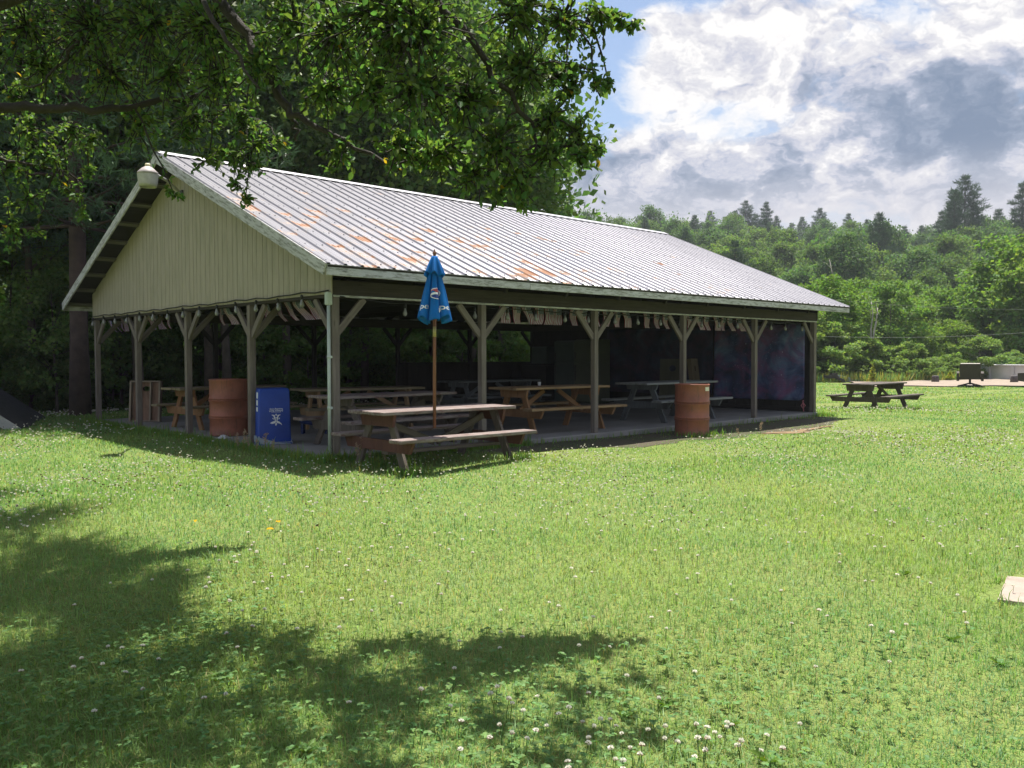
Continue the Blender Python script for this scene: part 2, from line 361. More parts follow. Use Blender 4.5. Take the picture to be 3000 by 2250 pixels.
def mat_roof():
    m, nt, bs = newmat('ribbed_galvanised_roof'); v = locattr(nt)                 # loc = (x along ridge, metres down slope, 0)
    s = nd(nt, 'ShaderNodeSeparateXYZ', {0: v}); x, d = s.outputs[0], s.outputs[1]
    pan = math_(nt, 'FLOOR', math_(nt, 'DIVIDE', x, .229))
    jit = nd(nt, 'ShaderNodeTexWhiteNoise', {'W': pan}, noise_dimensions='1D').outputs['Value']
    # panels weather differently, in sheets about 0.9 m wide
    sh = nd(nt, 'ShaderNodeTexWhiteNoise', {'W': math_(nt, 'FLOOR', math_(nt, 'DIVIDE', x, .916))}, noise_dimensions='1D').outputs['Value']
    pv = nd(nt, 'ShaderNodeCombineXYZ', {0: math_(nt, 'MULTIPLY', jit, 40.), 1: math_(nt, 'MULTIPLY', d, 2.7), 2: math_(nt, 'MULTIPLY', pan, 3.1)}).outputs[0]
    r1 = noise(nt, pv, 1.0, 2, .5)
    r2 = noise(nt, vmul(nt, v, (16, 6, 1)), 1., 5, .65)
    r3 = noise(nt, vmul(nt, v, (.42, .62, 1)), 1., 2, .5)
    reg = math_(nt, 'MULTIPLY', nd(nt, 'ShaderNodeMapRange', {'Value': x, 1: 3.5, 2: 10.5, 3: 1., 4: .0}).outputs[0], nd(nt, 'ShaderNodeMapRange', {'Value': d, 1: 1.3, 2: 3.2, 3: 0., 4: 1.}).outputs[0])
    rr = math_(nt, 'ADD', math_(nt, 'ADD', math_(nt, 'MULTIPLY', r1, .72), math_(nt, 'MULTIPLY', r2, .34)), math_(nt, 'ADD', math_(nt, 'MULTIPLY', r3, .28), math_(nt, 'MULTIPLY', reg, .135)))
    rust = nd(nt, 'ShaderNodeMapRange', {'Value': rr, 1: .86, 2: .935, 3: 0., 4: 1.}, interpolation_type='SMOOTHSTEP').outputs[0]
    halo = nd(nt, 'ShaderNodeMapRange', {'Value': rr, 1: .82, 2: .89, 3: 0., 4: .35}).outputs[0]
    st = noise(nt, vmul(nt, v, (9, .5, 1)), 1.2, 5, .65)
    base = mix(nt, ramp(nt, st, [(.35, 0.), (.7, 1.)]), (.26, .255, .285), (.175, .17, .195))
    base = mix(nt, math_(nt, 'MULTIPLY', sh, .3), base, (.215, .215, .245))
    col = mix(nt, halo, base, (.31, .235, .16)); col = mix(nt, rust, col, mix(nt, r2, (.27, .125, .06), (.19, .085, .042)))
    nt.links.new(col, bs.inputs['Base Color'])
    nt.links.new(math_(nt, 'MULTIPLY', math_(nt, 'SUBTRACT', 1., rust), .55), bs.inputs['Metallic'])
    nt.links.new(math_(nt, 'ADD', .36, math_(nt, 'MULTIPLY', rust, .45)), bs.inputs['Roughness'])
    bump(nt, bs, st, .15, .004)
    return m
ROOF = mat_roof()
pav = thing('pavilion', 'open picnic pavilion with rusty ribbed metal roof and sage green gable', 'pavilion', (0, 0, 0))
A_, B_, NX, NY = 2.44, 2.222, 5, 4
OHG, OHE, ZE, ZR = .453, .58, 2.213, 4.469                         # overhangs, bottom of fascia, ridge
SL = (ZR-ZE-.12)/(PY_/2+OHE)                                       # roof pitch
YR = PY_/2
def roof_z(y): return ZR-.0-SL*abs(y-YR)                           # top surface of the sheet
mb = MB(); mb.box((PX/2, PY_/2, -.11), (PX+.16, PY_+.16, .22), ch=.012); mb.build('floor_slab', CONC, pav)
# posts and braces
def post(x, y, dirs, h=1.99, w=.092, top=None, m=None):
    mb = MB(); mb.box((x, y, h/2), (w, w, h), ch=.005); p = mb.build('post', m or W_POST, pav)
    for dx, dy in dirs:
        b = MB(); o = .40
        b.bar((x+dx*(w/2-.01), y+dy*(w/2-.01), h-o-.04), (x+dx*(o+.04), y+dy*(o+.04), h-.005), .042, .088, up=(0, 0, 1), ch=.003); b.build('brace', m or W_POST, p)
    return p
for i in range(NX+1):
    dirs = ([(1, 0)] if i < NX else [])+([(-1, 0)] if i > 0 else [])
    if i == 0: dirs.append((0, 1))
    post(i*A_, 0, dirs, w=.105 if i in (0, NX) else .092)
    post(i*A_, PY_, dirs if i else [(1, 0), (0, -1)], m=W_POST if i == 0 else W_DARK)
for j in range(1, NY): post(0, j*B_, [(0, 1), (0, -1), (1, 0)])
# beams
mb = MB()
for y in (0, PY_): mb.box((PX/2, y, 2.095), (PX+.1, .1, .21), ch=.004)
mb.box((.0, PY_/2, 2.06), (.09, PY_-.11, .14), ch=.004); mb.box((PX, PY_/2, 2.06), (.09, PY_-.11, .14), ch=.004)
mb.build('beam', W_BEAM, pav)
mb = MB(); mb.box((PX/2, -.058, 2.004), (PX+.08, .014, .024)); mb.build('pale_trim_strip', W_FASC, pav)
# trusses
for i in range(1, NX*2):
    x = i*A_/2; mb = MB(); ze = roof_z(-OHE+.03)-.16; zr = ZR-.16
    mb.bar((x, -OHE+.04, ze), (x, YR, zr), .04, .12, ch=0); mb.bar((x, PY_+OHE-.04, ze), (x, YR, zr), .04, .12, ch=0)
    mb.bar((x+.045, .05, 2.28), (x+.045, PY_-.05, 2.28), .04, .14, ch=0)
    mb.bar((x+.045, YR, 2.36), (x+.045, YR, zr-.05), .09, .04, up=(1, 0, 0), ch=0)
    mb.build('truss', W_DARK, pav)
# purlins show under the gable overhang
mb = MB()
for s in (-1, 1):
    for k in range(9):
        y = YR+s*(.12+k*.6); y = min(max(y, -OHE+.09), PY_+OHE-.09)
        mb.bar((-OHG+.04, y, roof_z(y)-.062), (PX+OHG-.04, y, roof_z(y)-.062), .09, .04, up=(0, -s*SL*-1, 1), ch=0)
mb.build('purlin', wood('grey_purlin', (.14, .13, .11), (.22, .2, .17)), pav)
# sheet metal: ribs every 9 inches
def roof_profile():
    xs = []; x = -OHG-.02; X1 = PX+OHG+.02
    while x < X1-.02:
        xs += [(x, 0), (x+.016, .02), (x+.042, .02), (x+.058, 0), (x+.105, .0), (x+.115, .004), (x+.135, .004), (x+.145, 0), (x+.17, 0), (x+.18, .004), (x+.2, .004), (x+.21, 0)]
        x += .229
    xs = [q for q in xs if q[0] <= X1]; return xs
PR = roof_profile(); NS = 8
for s in (-1, 1):
    V = []; L = []; n = len(PR); T = YR+OHE+.04; dz = math.hypot(1, SL)
    nrm = np.array([0, s*SL, 1])/dz
    for k in range(NS+1):
        t = T*k/NS; y = YR+s*t
        for (x, h) in PR:
            V.append(np.array([x, y, roof_z(y)])+nrm*(h+.004)); L.append((x, t*dz if s < 0 else t*dz+11, 0))
    Fq = [(k*n+i, k*n+i+1, (k+1)*n+i+1, (k+1)*n+i) for k in range(NS) for i in range(n-1)]
    if s < 0: Fq = [f[::-1] for f in Fq]
    mb = MB(); mb.add(V, Fq, 0, L)
    # screw heads in rows over the purlins
    if s < 0:
        for k in range(1, 9):
            t = .12+k*.6; y = YR+s*t
            for q in range(0, len(PR), 12):
                for ox in (.075, .16):
                    c = np.array([PR[q][0]+ox, y+random.uniform(-.01, .01), roof_z(y)])+nrm*.008
                    mb.box(c, (.013, .013, .01), mat=1)
    mb.build('metal_roof', [ROOF, plain('screw_steel', (.25, .25, .27), .5, metal=.5)], pav)
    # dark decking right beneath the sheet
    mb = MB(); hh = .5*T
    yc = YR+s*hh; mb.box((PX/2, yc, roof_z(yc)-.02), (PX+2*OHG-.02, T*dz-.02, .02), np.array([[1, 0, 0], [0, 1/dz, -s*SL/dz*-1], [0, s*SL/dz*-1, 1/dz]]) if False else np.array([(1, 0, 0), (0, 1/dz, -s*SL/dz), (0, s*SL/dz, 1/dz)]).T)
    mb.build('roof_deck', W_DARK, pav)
RIDGE = plain('ridge_flashing', (.62, .61, .66), .38, .15, 3, metal=.5)
mb = MB()
for s in (-1, 1):
    y2 = YR+s*.17; mb.bar((-OHG-.025, YR+s*.085, roof_z(YR+s*.085)+.034), (PX+OHG+.025, YR+s*.085, roof_z(YR+s*.085)+.034), .18, .004, up=(0, s*SL, 1), ch=0)
for q in range(0, len(PR), 12):
    x = PR[q][0]+.146; y = YR-.165; mb.box((x, y, roof_z(y)+.015), (.15, .012, .018), mat=1)
mb.build('ridge_cap', [RIDGE, plain('black_foam', (.02, .02, .02), .9)], pav)
# fascia boards
for s in (-1, 1):
    y = YR+s*(YR+OHE); mb = MB(); n = 4; Lx = (PX+2*OHG)/n
    for k in range(n):
        mb.box((-OHG+Lx*(k+.5), y+s*.012, ZE+.047), (Lx-.004, .028, .13), ch=.004)
    mb.build('eave_fascia', W_FASC, pav)
    for X, sx in ((-OHG, -1), (PX+OHG, 1)):
        mb = MB(); p0 = (X+sx*.012, y, ZE+.055); p1 = (X+sx*.012, YR-s*.0, ZR-.085)
        mb.bar(p0, p1, .028, .15, ch=.004); mb.build('rake_board', W_FASC, pav)
# gable walls (front sage boards; the far one plain dark)
def gable(X, sx, mat, name, step):
    mb = MB(); y = -.06; zb = 2.03
    while y < PY_+.06-.01:
        w = step*random.choice((.82, 1, 1, 1.2)); y1 = min(y+w, PY_+.06)-.009
        def top(q): return roof_z(q)-.055
        if y < YR < y1: poly = [(y, zb), (y1, zb), (y1, top(y1)), (YR, top(YR)), (y, top(y))]
        else: poly = [(y, zb), (y1, zb), (y1, top(y1)), (y, top(y))]
        mb.prism(poly, (X, 0, 0), (0, 1, 0), (0, 0, 1), (sx, 0, 0), .016); y = y1+.009
    o = mb.build(name, mat, pav)
    b = MB(); b.prism([(-.05, zb+.01), (PY_+.05, zb+.01), (PY_+.05, roof_z(-.05)-.06), (YR, ZR-.06), (-.05, roof_z(-.05)-.06)], (X-sx*.012, 0, 0), (0, 1, 0), (0, 0, 1), (sx, 0, 0), .011)
    b.build('wall_backing', W_DARK, o)
gable(-.05, -1, SIDING, 'gable_wall', .15)
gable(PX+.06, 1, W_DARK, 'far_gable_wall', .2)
# end wall and low back wall of dark boards
mb = MB(); y = .06
while y < PY_-.05:
    w = random.choice((.14, .19, .23)); w = min(w, PY_-.05-y); mb.box((PX+.02+random.uniform(0, .006), y+w/2, 1.0), (.022, w-.006, 2.0), ch=0); y += w
mb.box((PX-.02, PY_/2, .06), (.05, PY_-.15, .09)); mb.box((PX-.02, PY_/2, 1.1), (.05, PY_-.15, .09))
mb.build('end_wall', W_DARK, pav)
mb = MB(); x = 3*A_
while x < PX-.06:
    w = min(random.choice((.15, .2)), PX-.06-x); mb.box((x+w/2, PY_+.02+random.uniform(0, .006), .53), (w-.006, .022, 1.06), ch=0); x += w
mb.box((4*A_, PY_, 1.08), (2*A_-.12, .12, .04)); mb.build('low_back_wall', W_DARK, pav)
# conduit on the corner post
PIPE = plain('pale_green_conduit', (.50, .56, .53), .5, .15, 9)
mb = MB(); px_, py_ = -.085, -.02
mb.tube([(px_, py_, -.1), (px_, py_, 1.9)], .021, 12); mb.box((px_, py_, 1.97), (.075, .075, .16), ch=.01)
for z in (.62, 1.25): mb.tube([(px_, py_, z-.018), (px_, py_, z+.018)], .026, 12); mb.box((px_+.03, py_-.02, z), (.07, .012, .03))
mb.build('conduit_pipe', PIPE, pav)

# ------------------------------------------------------------------ yard light on the gable
gl = np.array([-1.0, YR-.05, 3.92])
g0 = unx(433, 521, -.98); hd = thing('yard_light', 'white dusk to dawn yard light on curved arm at gable peak', 'lamp', tuple(g0))
LAMPW = plain('aged_white_plastic', (.42, .405, .39), .5, .18, 14); 
mb = MB(); mb.lathe([(.05, .19), (.10, .16), (.17, .09), (.175, .06)], 24); mb.build('housing', plain('pinkish_white_cap', (.42, .37, .36), .55), hd)
mb = MB(); mb.lathe([(.175, .055), (.172, .04), (.155, -.10), (.14, -.16), (.13, -.155), (.15, -.02), (.1, .05)], 24, cap=False); mb.build('reflector', LAMPW, hd)
mb = MB(); mb.lathe([(.045, .18), (.045, .22), (.035, .245), (.0, .25)], 16); mb.build('photocell', plain('yellowed_photocell', (.62, .55, .34), .5), hd)
hd.scale = (.84,)*3; wl = (np.array(unx(532, 562, -.08))-g0)/.84
mb = MB(); P = [(.13, 0, .07)]; 
e = wl; mid = [np.array((.13, -.0, .08)), np.array((e[0]*.55, e[1]*.55, .13)), np.array((e[0]*.86, e[1]*.86, .06)), np.array((e[0]-.01, e[1]*.98, -.09)), np.array((e[0], e[1], e[2]))]
mb.tube(mid, .026, 10); mb.build('arm', plain('galvanised_arm', (.5, .5, .5), .45, metal=.5), hd)
mb = MB(); mb.box(tuple(e+np.array((0, 0, -.03))), (.06, .1, .12), ch=.01); mb.build('bracket', plain('dark_bracket', (.1, .1, .1), .5), hd)

# ------------------------------------------------------------------ string lights
CABLE = plain('black_cable', (.015, .015, .015), .6); BULB = plain('clear_bulb', (.5, .5, .5), .12, .1, spec=.9)
BULB.node_tree.nodes['Principled BSDF'].inputs['Transmission Weight'].default_value = .55
SOCK = plain('black_socket', (.02, .02, .02), .5)
bm0 = MB(); bm0.lathe([(.0, -.11), (.02, -.103), (.031, -.08), (.03, -.06), (.018, -.03), (.014, -.0)], 12)
s0 = MB(); s0.lathe([(.018, .0), (.019, .045), (.008, .06)], 10)
bproto = bm0.build('bulb', BULB); sproto = s0.build('socket', SOCK)
bme, sme = bproto.data, sproto.data
for o in (bproto, sproto): bpy.data.objects.remove(o)
def string_light(label, pts, bulbs):
    t = thing('string_light', label, 'string light', pts[0])
    o = np.array(pts[0]); mb = MB(); mb.tube([np.array(p)-o for p in pts], .009, 6); mb.build('cable', CABLE, t)
    for b in bulbs:
        k = bpy.data.objects.new('bulb', bme); link(k, t); k.location = tuple(np.array(b)-o-np.array((0, 0, .055))); k.rotation_euler = (random.uniform(-.1, .1), random.uniform(-.1, .1), 0)
        q = bpy.data.objects.new('socket', sme); link(q, k)
    return t
ys = np.linspace(-.02, PY_-.05, 15); pts = []; bl = []
for i, y in enumerate(ys):
    z = 2.07+.008*math.sin(i*2.1); pts.append((-.085, y, z)); bl.append((-.095, y, z-.03))
    if i < len(ys)-1: pts.append((-.088, (y+ys[i+1])/2, z-.016))
string_light('black cord of clear bulbs strung along the sage gable bottom edge', pts, bl)
bx_ = [1187, 1391, 1486, 1570, 1656, 1724, 1802, 1868, 1935, 1993, 2056, 2107, 2161, 2208, 2260, 2301, 2350]
pts = [(.05, -.07, 2.0)]; bl = []
for k, bx in enumerate(bx_):
    x = float(uny(bx, 900, .07)[0]); bl.append((x, .07, 1.955)); pts += [(x-.22, .07, 1.93+.03*random.random()), (x, .07, 1.965)]
string_light('black cord of clear bulbs hung inside the long eave beam', pts, bl)

# ------------------------------------------------------------------ flags
def mat_flag():
    m, nt, bs = newmat('flag_cloth'); v = locattr(nt); s = nd(nt, 'ShaderNodeSeparateXYZ', {0: v}); u, w = s.outputs[0], s.outputs[1]   # u across (13 stripes), w down the fly
    st = math_(nt, 'MODULO', math_(nt, 'FLOOR', math_(nt, 'MULTIPLY', u, 13.)), 2.)
    col = mix(nt, st, (.24, .012, .07), (.54, .55, .74))
    can = math_(nt, 'MULTIPLY', math_(nt, 'GREATER_THAN', u, 6/13), math_(nt, 'LESS_THAN', w, .4))
    uu = math_(nt, 'MULTIPLY', math_(nt, 'SUBTRACT', u, 6/13), 9/(7/13)); ww = math_(nt, 'MULTIPLY', w, 11/.4)
    fu = math_(nt, 'SUBTRACT', math_(nt, 'FRACT', uu), .5); fw = math_(nt, 'SUBTRACT', math_(nt, 'FRACT', ww), .5)
    par = math_(nt, 'MODULO', math_(nt, 'ADD', math_(nt, 'FLOOR', uu), math_(nt, 'FLOOR', ww)), 2.)
    rr = math_(nt, 'ADD', math_(nt, 'MULTIPLY', fu, fu), math_(nt, 'MULTIPLY', fw, fw))
    star = math_(nt, 'MULTIPLY', math_(nt, 'LESS_THAN', rr, .16), math_(nt, 'LESS_THAN', par, .5))
    col = mix(nt, can, col, mix(nt, star, (.025, .045, .19), (.6, .6, .62)))
    nt.links.new(col, bs.inputs['Base Color']); bs.inputs['Roughness'].default_value = .8
    tr = nd(nt, 'ShaderNodeBsdfTranslucent', {'Color': col}); mx = nd(nt, 'ShaderNodeMixShader', {0: .12, 1: bs.outputs[0], 2: tr.outputs[0]})
    nt.links.new(mx.outputs[0], nt.nodes['Material Output'].inputs['Surface'])
    return m
FLAG = mat_flag()
def flag(p, ax, w, h, shift, curl, label, group, fold=0.):
    ax = np.array(ax, float); nrm = np.array([ax[1], -ax[0], 0]); ph = random.random()*6
    def fn(u, v):
        s = (u-.5)*w*(1-.08*v); z = -h*v
        sh = shift*v**1.5
        b = curl*math.sin(u*4+ph)*(.3+v)+.02*math.sin(v*5+ph)
        if fold and u < .5: sh += fold*(.5-u)*v*2.2; b -= .02
        return ax*(s+sh)+nrm*b+np.array((0, 0, z))
    mb = MB(); mb.grid(fn, 10, 10)
    o = mb.build('flag', FLAG); o.location = p; so_ = o.modifiers.new('thick', 'SOLIDIFY'); so_.thickness = .0015
    tag(o, label, 'flag', group)
gF = 'small american flags hung under the long eave'; gG = 'small american flags hung under the gable'
long_f = [(290, 292, 0), (415, 450, 0), (550, 590, .09), (672, 640, 0), (783, 772, 0), (886, 868, 0), (1030, 1040, 0), (1150, 1160, 0), (1290, 1300, 0), (1392, 1385, 0), (1505, 1525, 0), (1622, 1652, 0), (1815, 1842, 0), (1930, 1958, 0), (2035, 2070, 0)]
long_f = [(1400+a/3.687, 1400+b/3.687, c) for a, b, c in long_f]+[(1900+a/3.687, 1900+b/3.687, c) for a, b, c in [(440, 462, 0), (560, 585, 0), (640, 662, 0), (735, 760, 0), (815, 818, 0), (895, 930, 0), (975, 1015, 0)]]
for k, (a, b, c) in enumerate(long_f):
    p = uny(a, 898, .55); q = uny(b, 898, .55); sh = float(q[0]-p[0])
    nb = 'hanging almost straight' if abs(b-a) < 4 else 'blown aslant'
    flag((float(p[0]), .55+.02*(k % 3), 2.05), (1, 0, 0), .19, .28, sh, .018, 'small american flag hanging canton up under the long eave beam' if not c else 'small american flag folded over its neighbour under the long eave', gF, c)
gab = [(195, 255, 230), (232, 285, 228), (268, 312, 226), (305, 345, 224), (515, 555, 212), (560, 605, 208), (605, 648, 204), (655, 690, 200), (1080, 1112, 128), (1150, 1212, 120), (1455, 1485, 105), (1540, 1610, 85), (1625, 1730, 72), (1705, 1810, 62), (1785, 1890, 55)]
for k, (a, b, y) in enumerate(gab):
    p = unx(250+a/2.765, 850+(y-10)/2.765, .45); q = unx(250+b/2.765, 850+(y-10)/2.765, .45); sh = float(q[1]-p[1])
    flag((.45+.015*(k % 3), float(p[1]), 2.05), (0, -1, 0), .19, .28, -sh, .02, 'small american flag hanging and blown aslant under the gable edge', gG)

# ------------------------------------------------------------------ picnic tables
def table(label, x, y, deg, z, L, h, bh, W, bo, ls, li, m_top, m_leg, m_apron, apron=.14, brace='lam', bt=.04, bw=.24, group=None, nb=5, stretch=False):
    t = thing('picnic_table', label, 'picnic table', (x, y, z), R(deg), group)
    tk = .038; mb = MB(); w = W/nb
    for k in range(nb):
        dl = random.uniform(-.012, .012); mb.box((dl, -W/2+w*(k+.5), h-tk/2+random.uniform(-.002, .002)), (L, w-.007, tk), ch=.005)
    mb.build('tabletop', m_top, t)
    for s in (-1, 1):
        mb = MB(); n = 2 if bw > .2 else 1; ww = bw/n; c = s*(bo-bw/2)
        for k in range(n): mb.box((random.uniform(-.01, .01), c-bw/2+ww*(k+.5), bh-bt/2), (L+.02, ww-.006, bt), ch=.005)
        mb.build('bench', m_top, t)
    xl = L/2-li
    for sx in (-1, 1):
        ap = MB(); wt = W/2-.015; X = sx*(xl+.022)
        ap.prism([(-wt, h-tk-.002), (wt, h-tk-.002), (wt-.035, h-tk-apron), (-wt+.035, h-tk-apron)], (X-.019, 0, 0), (0, 1, 0), (0, 0, 1), (1, 0, 0), .038); ap.build('apron', m_apron, t)
        sp = MB(); wt = bo-.03
        sp.prism([(-wt, bh-bt-.002), (wt, bh-bt-.002), (wt-.07, bh-bt-.13), (-wt+.07, bh-bt-.13)], (X-.019, 0, 0), (0, 1, 0), (0, 0, 1), (1, 0, 0), .038); sp.build('seat_support', m_apron, t)
        for sy in (-1, 1):
            lg = MB(); ti = .17
            dx = X-sx*.0395
            lw = .12
            lg.prism([(sy*ls-lw/2*1.05, 0), (sy*ls+lw/2*1.05, 0), (sy*ti+lw/2, h-tk-.003), (sy*ti-lw/2, h-tk-.003)], (dx-.019, 0, 0), (0, 1, 0), (0, 0, 1), (1, 0, 0), .038)
            lg.build('leg', m_leg, t)
        br = MB()
        if brace == 'lam': br.bar((sx*(xl-.04), 0, bh-bt-.07), (sx*.16, 0, h-tk-.03), .04, .075)
        elif brace == 'vee': br.bar((sx*(xl-.04), 0, h-tk-.09), (sx*.02, 0, bh-.13), .04, .08)
        if brace: br.build('brace', m_leg, t)
    if stretch: mb = MB(); mb.box((.05, -.12, bh-bt-.155), (L*.86, .14, .04), ch=.004); mb.build('stretcher', m_leg, t)
    return t
WT_NEAR = wood('faded_red_table_top', (.22, .18, .165), (.32, .275, .26), paint=(.17, .10, .088), cover=.45, dark=(.07, .045, .04))
WL_NEAR = wood('grey_brown_leg', (.105, .082, .068), (.18, .148, .125))
WA_NEAR = wood('red_brown_apron', (.10, .043, .034), (.14, .062, .048), dark=(.05, .025, .02))
W_TAN = wood('tan_pine', (.30, .19, .10), (.42, .29, .165), dark=(.12, .07, .035)); W_TAN2 = wood('orange_pine', (.26, .135, .06), (.34, .19, .095), dark=(.1, .05, .025))
W_OLV = wood('olive_plank', (.22, .18, .11), (.32, .26, .165)); W_GRY = wood('blue_grey_plank', (.22, .23, .24), (.33, .34, .34))
W_GRL = wood('slate_leg', (.10, .115, .13), (.17, .185, .2)); W_OUT = wood('dark_weathered_table', (.075, .062, .055), (.15, .125, .105))
NT = table('faded red picnic table with parasol hole on the grass before corner post', .80, -1.0, -1.5, float(ground(.9, -1.1))-.02, 2.0, .69, .40, .74, .75, .5, .2, WT_NEAR, WL_NEAR, WA_NEAR, .14, 'vee', stretch=True)
table('faded red picnic table just inside the slab behind the parasol', 1.44, .98, 3, .002, 2.15, .72, .40, .70, .70, .62, .3, WT_NEAR, WL_NEAR, WL_NEAR, .1, 'vee')
table('olive tan picnic table behind the blue bin and red table', 2.5, 3.3, -12, .002, 2.2, .72, .42, .7, .7, .45, .3, W_OLV, W_TAN, W_TAN, .12, 'lam')
table('tan pine picnic table with chunky edge between second and third posts', 4.86, .98, -4.2, .002, 2.14, .74, .42, .75, .78, .47, .28, W_TAN, W_TAN2, W_TAN2, .13, 'lam')
table('blue grey picnic table behind the outer orange barrel', 8.14, .93, .4, .002, 2.36, .75, .43, .78, .72, .5, .36, W_GRY, W_GRL, W_GRL, .1, None)
table('tan picnic table deep inside behind the left orange barrel', 1.15, 5.6, 5, .002, 2.1, .72, .42, .7, .7, .5, .3, W_OLV, W_TAN2, W_TAN2, .12, 'lam')
table('dark picnic table in the shadow near the low back wall', 6.7, 4.6, -3, .002, 2.3, .74, .42, .74, .72, .5, .3, W_GRL, W_GRL, W_GRL, .1, 'lam')
table('dark weathered picnic table alone on the lawn beyond the pavilion', 18.0, 1.15, 2.5, float(ground(18, 1.1))-.03, 2.55, .75, .43, .80, .86, .47, .24, W_OUT, W_OUT, W_OUT, .16, 'lam')

# ------------------------------------------------------------------ parasol
UB = np.array((.86+.0, -1.0, 0.)); UB[:2] = unz(1272, 1204, .62)[:2]
um = thing('parasol', 'closed blue patio umbrella on wooden pole through the red table', 'umbrella', (float(UB[0]), float(UB[1]), 0)); um.rotation_euler = (.0, R(.4), 0)
dU = float((np.append(UB[:2], 1.3)-CAM)@FW)
WPOLE = wood('reddish_pole', (.20, .085, .05), (.29, .14, .09), dark=(.09, .04, .03), knots=False)
mb = MB(); mb.tube([(0, 0, .42), (0, 0, 2.4)], .019, 12); mb.tube([(0, 0, 1.48), (0, 0, 1.6)], .0205, 12, mat=1); mb.build('pole', [WPOLE, plain('brass_ferrule', (.45, .38, .16), .45, metal=.4)], um)
ZT, ZB = CAM[2]+(1044-752)*dU/2500, CAM[2]+(1044-942)*dU/2500
mb = MB(); mb.lathe([(.02, 0), (.026, .01), (.015, .025), (.024, .045), (.022, .06), (.008, .075), (.01, .085), (.0, .1)], 14, (0, 0, ZT-.01)); mb.build('finial', WPOLE, um)
def mat_cloth(name, c):
    m, nt, bs = newmat(name); v = objco(nt)
    n = noise(nt, v, 7, 4); col = mix(nt, ramp(nt, n, [(.35, 0.), (.7, 1.)]), c, tuple(.78*q for q in c))
    nt.links.new(col, bs.inputs['Base Color']); bs.inputs['Roughness'].default_value = .75; bs.inputs['Specular IOR Level'].default_value = .2
    tr = nd(nt, 'ShaderNodeBsdfTranslucent', {'Color': col}); mx = nd(nt, 'ShaderNodeMixShader', {0: .3, 1: bs.outputs[0], 2: tr.outputs[0]})
    nt.links.new(mx.outputs[0], nt.nodes['Material Output'].inputs['Surface']); bump(nt, bs, noise(nt, v, 300, 2), .1, .002); return m
BLUE = mat_cloth('blue_canvas', (.012, .19, .60))
PHC = math.atan2(CAM[1]-UB[1], CAM[0]-UB[0])                        # bearing of the photographer seen from the pole
NF = 7; PH0 = PHC+.0
def canopy(phi, t):                                                # t 0 top .. 1 hem
    a = (phi-PH0)*NF/2; fold = .5+.5*math.cos(2*a)                   # 1 on a rib, 0 in a valley
    asym = .5+.5*math.cos(phi*3+1.1)
    r = .028+.172*t**1.05
    r *= 1-(.52*min(1, t*2.2))*(1-fold)**2.2
    r *= 1+.10*(asym-.5)*t
    sw = .16*t*math.sin(2*a+.5)
    hem = (.05*(1-fold)+.06*asym)*max(0, t-.6)/.4
    z = ZT-(ZT-ZB-.075)*t-hem
    return np.array((r*math.cos(phi+sw), r*math.sin(phi+sw), z))
mb = MB(); mb.grid(lambda u, v: canopy(u*2*math.pi, v), 160, 40)
cn = mb.build('canopy', BLUE, um); q = cn.modifiers.new('thick', 'SOLIDIFY'); q.thickness = .002
def vent(u, v):
    phi = u*2*math.pi; a = (phi-PH0)*NF/2; fold = .5+.5*math.cos(2*a)
    r = .03+.098*v**.9*(.62+.38*fold); z = ZT+.004-.2*v-.035*(1-fold)*v+.02*math.sin(phi*2+.6)*v
    return np.array((r*math.cos(phi), r*math.sin(phi), z))
mb = MB(); mb.grid(vent, 120, 14); vt = mb.build('vent_cap', BLUE, um); q = vt.modifiers.new('thick', 'SOLIDIFY'); q.thickness = .002
WHITE = plain('white_print', (.78, .8, .82), .6, .05, 9, bmp=0)
def text_mesh(s, size, offset=.0):
    cu = bpy.data.curves.new('lettering', 'FONT'); cu.body = s; cu.size = size; cu.offset = offset; cu.resolution_u = 6; cu.align_x = 'LEFT'
    o = bpy.data.objects.new('lettering', cu); COL.objects.link(o); bpy.context.view_layer.update()
    me = bpy.data.meshes.new_from_object(o.evaluated_get(bpy.context.evaluated_depsgraph_get())); bpy.data.objects.remove(o)
    V = [tuple(v.co) for v in me.vertices]; Fc = [tuple(p.vertices) for p in me.polygons]; bpy.data.meshes.remove(me); return V, Fc
def on_canopy(V, phi0, z0):
    out = []
    for x, y, _ in V:
        z = z0+y; t = (ZT-z)/(ZT-ZB-.075); t = min(max(t, .02), .99)
        r0 = .028+.172*t; p = canopy(phi0+x/(r0*.95), t); out.append(p*np.array((1, 1, 0))*(1+.009/np.linalg.norm(p[:2]))+np.array((0, 0, z)))
    return out
def ztop(py): return CAM[2]+(1044-py)*dU/2500
mb = MB()
for s_, sz, ph, py in (('pe', .088, -1.08, 898), ('p', .07, .10, 905), ('pe', .088, .56, 900)):
    V, Fc = text_mesh(s_, sz, .0012); mb.add(on_canopy(V, PHC+ph, ztop(py)-.03), Fc)
mb.build('lettering', WHITE, cn)
mb = MB(); Zl = ztop(862)
def disc(r0, r1, a0, a1, n=20):
    V = []; Fc = []
    for k in range(n+1):
        a = a0+(a1-a0)*k/n
        for r in (r0, r1): V.append((r*math.cos(a), r*math.sin(a), 0))
    for k in range(n): Fc.append((2*k, 2*k+1, 2*k+3, 2*k+2))
    return V, Fc
V, Fc = disc(.0, .058, R(20), R(200)); mb.add(on_canopy(V, PHC+.16, Zl), Fc, 0)
V, Fc = disc(.0, .058, R(-160), R(20)); mb.add(on_canopy(V, PHC+.16, Zl), Fc, 1)
V = []; Fc = []
for k in range(13):
    x = -.056+.112*k/12; yy = .38*x+.012*math.sin(k/12*6.28)
    V += [(x, yy+.012, 0), (x, yy-.012, 0)]
for k in range(12): Fc.append((2*k, 2*k+1, 2*k+3, 2*k+2))
